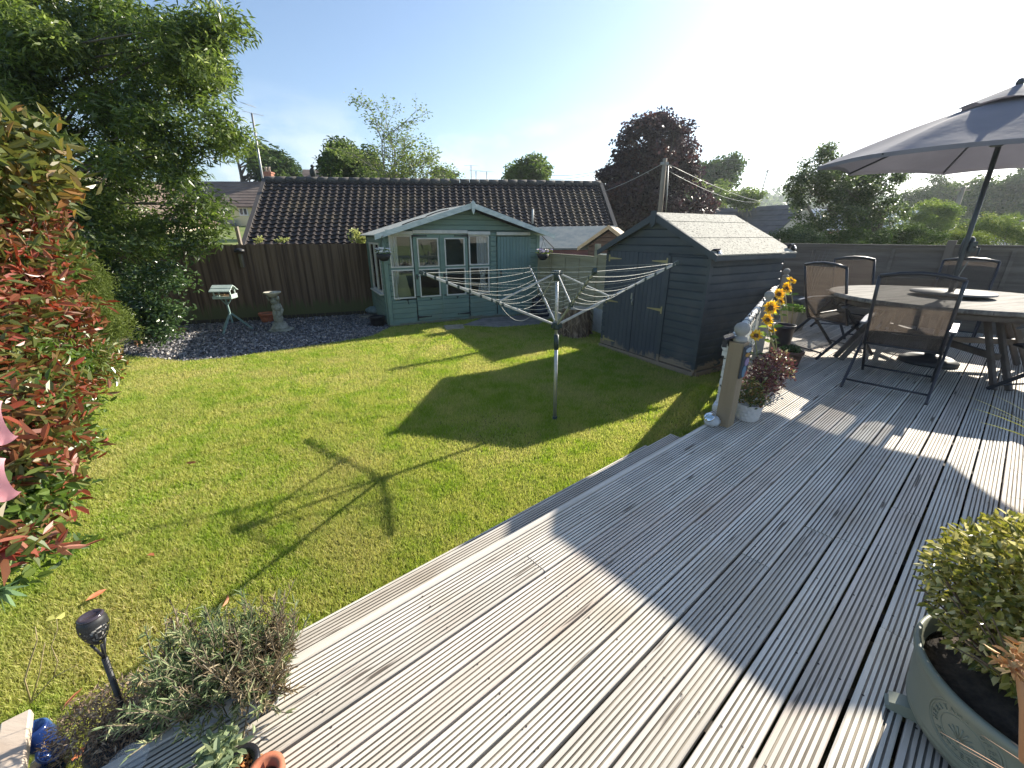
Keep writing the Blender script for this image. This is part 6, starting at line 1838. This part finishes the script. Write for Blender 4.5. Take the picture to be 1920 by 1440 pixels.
# torch light
def torch():
    base = G(224, 1312, .68); head = Y(178, 1182, base.y + .03)
    t = thing('solar_torch', 'black solar flame torch with cut-out pattern on a leaning stake', 'garden torch', base)
    h = head - base; ax = (h).normalized(); Mx = ax.to_track_quat('Z', 'Y').to_matrix()
    m = MB(); low = -ax * .22; m.tube([low, h * .62], .0075, n=10); m.build('stake', BLACKI, t)
    k = .78
    hm = MB(); n = 44; rows = 20
    prof = [(.010, -.055), (.022, -.042), (.033, -.022), (.040, .0), (.043, .02), (.041, .045), (.036, .056)]
    zs = [p[1] for p in prof]; rsx = [p[0] for p in prof]
    vs = []; fs = []
    for j in range(rows + 1):
        z = -.055 + .111 * j / rows; r_ = float(np.interp(z, zs, rsx)) 
        for i in range(n): a = 2 * math.pi * i / n; vs.append(Mx @ (Vector((r_ * math.cos(a), r_ * math.sin(a), z)) * k) + h)
    for j in range(rows):
        for i in range(n):
            z = -.055 + .111 * (j + .5) / rows
            if 3 <= j <= 14 and ((i * 2 + j * 2) % 5 == 0 and (i // 11) % 2 == 0 or ((i // 11) % 2 == 1 and (math.hypot((i % 11) - 5, (j - 8.5)) % 2.6) < 1.0)): continue
            fs.append([j * n + i, j * n + (i + 1) % n, (j + 1) * n + (i + 1) % n, (j + 1) * n + i])
    hm.add(vs, fs, True); hd = hm.build('lantern_head', BLACKI, t, fix=False)
    m = MB(); m.lathe([(.036, .055), (.038, .058), (.032, .064), (.027, .060), (.0, .060)], h, n=32, M=Mx * k if False else Matrix.Scale(k, 3) @ Mx) if False else m.lathe([(.036 * k, .055 * k), (.039 * k, .060 * k), (.031 * k, .068 * k), (.026 * k, .060 * k), (.0, .060 * k)], h, n=32, M=Mx); m.build('solar_cap', mat('solar_cell', (.05, .04, .05), rough=.15), hd)
    m = MB(); m.lathe([(.0, -.05 * k), (.022 * k, -.03 * k), (.032 * k, .0), (.034 * k, .04 * k), (0, .05 * k)], h, n=24, M=Mx); m.build('diffuser', mat('frosted', (.50, .48, .45), rough=.4), hd)
    m = MB()
    for a in (0, 120, 240):
        d = Mx @ Vector((math.cos(R(a)), math.sin(R(a)), 0)); m.tube([h * .60 , h - ax * .062 + d * .010, h - ax * .040 + d * .018], .0035, n=6)
    m.build('bracket', BLACKI, t)
torch()

# lavender trough at the left end of the steps
LAV = LM('lavender_leaf', [(0, (.12, .17, .07)), (.5, (.24, .30, .15)), (.8, (.36, .38, .20)), (1, (.52, .48, .28))], .2, .7, .2)
DRY = LM('dry_stem', [(0, (.12, .085, .05)), (.6, (.26, .20, .12)), (1, (.45, .38, .25))], .1, .8, .2)
def trough():
    c = G(412, 1352, DECK) + Vector((0, .07, 0)); ang = R(14)
    t = thing('lavender_trough', 'pale trough of straggly grey green lavender at the left end of the steps', 'planter', c, ang)
    m = MB(); LX, LY, H = .27, .13, .085
    for s_ in (-1, 1):
        m.box((0, s_ * LY / 2, H / 2), (LX, .014, H), bev=.003); m.box((s_ * LX / 2, 0, H / 2), (.014, LY - .016, H), bev=.003)
    m.box((0, 0, .01), (LX - .02, LY - .02, .02)); m.build('trough_body', mat('blue_white_glaze', (.16, .17, .19), (.30, .31, .32), rough=.45, scale=18), t)
    m = MB(); m.box((0, 0, H * .45), (LX - .02, LY - .02, H * .8)); m.build('soil', COMPOST, t)
    # leaning stems, each carrying many fine leaves
    st = MB(); C = []; O = []; C2 = []; O2 = []
    for k in range(380):
        x0 = random.uniform(-.14, .14); y0 = random.uniform(-.075, .07)
        e = Vector((x0 * 1.35 + random.gauss(0, .03), y0 * 1.7 + random.gauss(.01, .05), H + random.uniform(-.07 if random.random() < .4 else .04, .19)))
        a = Vector((x0, y0, H * .8)); md = (a + e) / 2 + Vector((random.gauss(0, .02), random.gauss(0, .02), -.01))
        st.tube([a, md, e], [.0028, .002, .0012], n=4, cap=False)
        dry = (x0 > .06 and random.random() < .62) or random.random() < .22
        for i in range(30):
            q = random.uniform(.2, 1); p = (a * (1 - q) ** 2 + md * 2 * q * (1 - q) + e * q * q); d = (e - md).normalized()
            (C2 if dry else C).append(tuple(p)); (O2 if dry else O).append(tuple(d * 1.5))
    st.build('stems', mat('lav_stem', (.20, .16, .11), rough=.8), t, fix=False)
    leaves('lavender_leaves', np.array(C), .032, .0042, LAV, t, outward=np.array(O), flat=.8)
    leaves('dry_leaves', np.array(C2), .028, .004, DRY, t, outward=np.array(O2), flat=.8)
    m = MB(); cc = []
    for (x, y, z, s_) in ((.0, .0, H + .12, .030), (.07, .03, H + .11, .022)):
        cc += [(x, y, z)] * 4
    leaves('lime_leaves', np.array(cc), .022, .013, mat('lime_leaf_bright', (.45, .55, .06), rough=.5, transl=.4), t)
trough()
def heather():
    c = G(252, 1345, .60); t = thing('dried_heather', 'mound of brown dried heather spilling between the torch and the lavender', 'plant', c)
    n = 5200; d = rng.normal(size=(n, 3)); d /= np.linalg.norm(d, axis=1)[:, None]; q = rng.uniform(0, 1, n) ** .45
    P = np.c_[d[:, 0] * .19 * q + d[:, 1] * .06, d[:, 1] * .13 * q, d[:, 2] * .10 * q + .02]
    leaves('dry_sprays', P, .020, .004, LM('heather_brown', [(0, (.13, .085, .055)), (.6, (.30, .21, .14)), (1, (.50, .40, .29))], .1, .8, .2), t, outward=d * .7, flat=1)
    m = MB(); m.lathe([(0, -.30), (.10, -.28), (.13, -.05), (.12, -.03), (0, -.02)], n=24); m.build('pot_body', BLACKI, t)
heather()
def nearpot(u, v, z, r_, h, M_, lab, name, fol=None, rim=.012):
    c = G(u, v, z); c.z = z - h; t = pot(name, lab, c, r_ * .75, r_, h, M_, rim=rim); return t
t = nearpot(447, 1432, DECK + .05, .046, .10, mat('glossy_black_pot', (.015, .015, .018), rough=.25), 'small black pot with orange grit at the bottom edge below the lavender', 'black_pot')
C = np.array([(random.gauss(0, .018), random.gauss(0, .018), .08 + random.uniform(0, .012)) for _ in range(160)]); leaves('orange_grit', C, .012, .008, mat('orange_grit', (.50, .20, .06), rough=.8), t)
C = np.array([(random.gauss(-.05, .025), random.gauss(.01, .03), .11 + random.uniform(-.02, .05)) for _ in range(150)]); leaves('foliage', C, .042, .016, LM('sage_leaf', [(0, (.14, .19, .10)), (.7, (.30, .36, .20)), (1, (.55, .56, .30))], .3), t)
t = nearpot(497, 1446, DECK + .055, .042, .10, TERRA, 'terracotta pot rim at the bottom edge right of the small black pot', 'terracotta_pot')
def dish():
    c = G(246, 1440, DECK + .01); t = thing('clear_plastic_lid', 'round clear plastic dish lying on the dark boards at the bottom edge', 'dish', c)
    m = MB(); m.lathe([(.0, .004), (.030, .004), (.036, .012), (.044, .030), (.048, .032), (.046, .028), (.038, .010), (.030, .001), (0, .001)], n=40)
    m.build('dish', mat('clear_plastic', (.7, .7, .7), rough=.08, alpha=.16, spec=.9), t, fix=False)
dish()
def blue_pots():
    BL = mat('cobalt_glaze', (.012, .03, .12), (.05, .12, .28), rough=.12, scale=14, ramp=(.5, .7), coat=.5)
    WHITE = mat('white_glaze', (.70, .70, .68), rough=.3)
    c = G(95, 1432, .46); t = thing('cobalt_vase', 'glossy cobalt blue ceramic vase lying by the lower left corner', 'vase', c)
    Mx = Matrix.Rotation(R(62), 3, 'Y') @ Matrix.Rotation(R(30), 3, 'X')
    m = MB(); m.lathe([(.0, -.10), (.035, -.09), (.046, -.03), (.044, .03), (.030, .06), (.036, .075), (.028, .075), (.024, .05), (0, .045)], n=32, M=Matrix.Rotation(R(25), 3, 'Y')); m.build('vase_body', BL, t)
    c = G(40, 1398, .46); t = thing('cobalt_jug', 'cobalt blue jug with white looped handle at the lower left corner', 'jug', c)
    m = MB(); m.lathe([(0, -.08), (.032, -.07), (.042, -.02), (.034, .03), (.026, .04), (.022, .03), (0, .02)], (.02, .03, 0), n=32); m.build('jug_body', BL, t)
    m = MB(); m.tube([(-.045, -.01, .02), (-.025, -.02, .055), (.008, -.03, .055), (.024, -.045, .02), (.022, -.06, -.03)], .0055, n=10); m.build('handle', WHITE, t)
    c = G(22, 1425, DECK + .04); m = MB(); m.box((0, 0, 0), (.26, .06, .03), rot=(0, R(6), R(-48)), bev=.004); o = m.build('weathered_plank', mat('pinkish_plank', (.42, .32, .24), (.55, .46, .37), rough=.8, scale=10, stretch=(.2, 1, 1), bump=.002)); o.location = c; tag(o, 'weathered end of a timber plank in the bottom left corner', 'plank')
blue_pots()
# pink rose petals at the left edge
def rose():
    a = ray(-60, 800) * .62; c = Vector((a.x - .03, a.y, a.z + CH)); t = thing('pink_rose', 'pale pink flower petals poking in at the left edge of the picture', 'flower', c)
    PK = mat('pink_petal', (.75, .34, .38), (.80, .45, .48), rough=.5, scale=14, transl=.35)
    m = MB()
    for (u, v) in ((-44, 800), (-38, 910)):
        p = ray(u, v) * .62; p = Vector((p.x, p.y, p.z + CH)) - c; vs = []; n = 10
        for j in range(n + 1):
            for i in range(n + 1):
                s_, q = i / n * 2 - 1, j / n * 2 - 1; rr = 1 - .25 * (s_ * s_ * q * q)
                vs.append(p + Vector((s_ * .026 * rr, .014 * (s_ * s_ + q * q), q * .040 * rr)))
        m.add(vs, [[j * (n + 1) + i, j * (n + 1) + i + 1, (j + 1) * (n + 1) + i + 1, (j + 1) * (n + 1) + i] for j in range(n) for i in range(n)], True)
    m.build('petals', PK, t, fix=False)
    m = MB(); m.tube([(-.02, 0, 0), (-.30, .02, -.2), (-.42, .05, -c.z + .02)], .004, n=6); m.build('stem', bpy.data.materials['soft_stem'], t)
rose()
# lobed leaf low at the left edge
def lobed():
    p0 = ray(-5, 1105) * .85; c = Vector((p0.x, p0.y, p0.z + CH)); t = thing('lobed_leaf_plant', 'grey green lobed leaf low at the left edge above the torch', 'plant', c)
    m = MB()
    for (u, v) in ((55, 1098), (52, 1118), (30, 1138), (10, 1150), (40, 1085)):
        q = ray(u, v) * .86; strap(m, (0, 0, 0), Vector((q.x, q.y, q.z + CH)) - c, .020, .0, up=(.2, .5, 1))
    m.build('leaf_lobes', mat('grey_green_leaf', (.12, .20, .09), (.18, .27, .13), rough=.5, transl=.3), t, fix=False)
    m = MB(); m.tube([(0, 0, 0), (-.25, .0, -.3), (-.35, .0, -c.z + .01)], .003, n=5); m.build('stem', bpy.data.materials['soft_stem'], t)
lobed()
# bare twigs
def twigs():
    b = G(60, 1318, .05); t = thing('dry_twigs', 'few bare pale twigs with a yellow leaf in front of the torch', 'twigs', b)
    k = b.y
    L_ = lambda pts: [Y(u, v, k + .0) - b for u, v in pts]
    m = MB()
    m.tube(L_([(58, 1318), (46, 1275), (58, 1235), (70, 1200), (66, 1175)]), [.004, .003, .003, .002, .001], n=5)
    m.tube(L_([(58, 1318), (74, 1262), (84, 1205)]), [.003, .002, .001], n=5)
    m.tube(L_([(58, 1318), (100, 1270), (146, 1246)]), [.003, .002, .001], n=5)
    m.tube(L_([(100, 1272), (108, 1240), (96, 1212), (108, 1180), (106, 1160)]), [.002, .002, .0015, .0015, .001], n=5)
    m.build('stems', mat('pale_twig', (.42, .33, .19), rough=.8), t)
    o = Y(104, 1160, k) - b
    leaves('yellow_leaf', np.array([tuple(o)] * 2), .028, .026, mat('yellow_leaf', (.62, .60, .16), rough=.6, transl=.3), t)
twigs()
LF = mat('fallen_leaf_red', (.40, .12, .05), (.52, .22, .10), rough=.6, scale=20)
for i, (u, v, lab) in enumerate(((205, 1115, 'curled red fallen leaf lying on the grass above the torch'), (278, 1052, 'small red fallen leaf left of the shadow lines on the lawn'), (430, 1125, 'dark red fallen leaf beside the long thin shadow'), (372, 874, 'brown fallen leaf in the middle of the lawn, leftmost one'), (163, 1301, 'orange fallen leaf lying left of the torch stake'), (190, 1390, 'reddish fallen leaf near the bottom left beside the heather'), (203, 830, 'pinkish fallen leaf near the photinia'), (600, 590, None))):
    if lab is None: continue
    o = leaves('fallen_leaf', np.array([(0, 0, .045)]), .085 if i != 1 else .06, .034, LF, seedoff=i * 7, droop=0, flat=.15)
    o.location = G(u, v, 0); tag(o, lab, 'leaf', 'fallen leaves on the lawn')

# ================================================================== AIR
def haze():
    m = MB(); m.box((0, 215, 22), (1100, 540, 70))
    h = bpy.data.materials.new('haze_air'); h.use_nodes = True; t = h.node_tree; t.nodes.clear()
    o = t.nodes.new('ShaderNodeOutputMaterial'); v = t.nodes.new('ShaderNodeVolumePrincipled')
    v.inputs['Color'].default_value = (.80, .87, .95, 1); v.inputs['Density'].default_value = .0007; v.inputs['Anisotropy'].default_value = .55
    t.links.new(v.outputs[0], o.inputs['Volume'])
    b = m.build('haze', h); kind(b, 'stuff'); b['label'] = 'thin summer haze over the gardens and far trees'; b['category'] = 'haze'
haze()
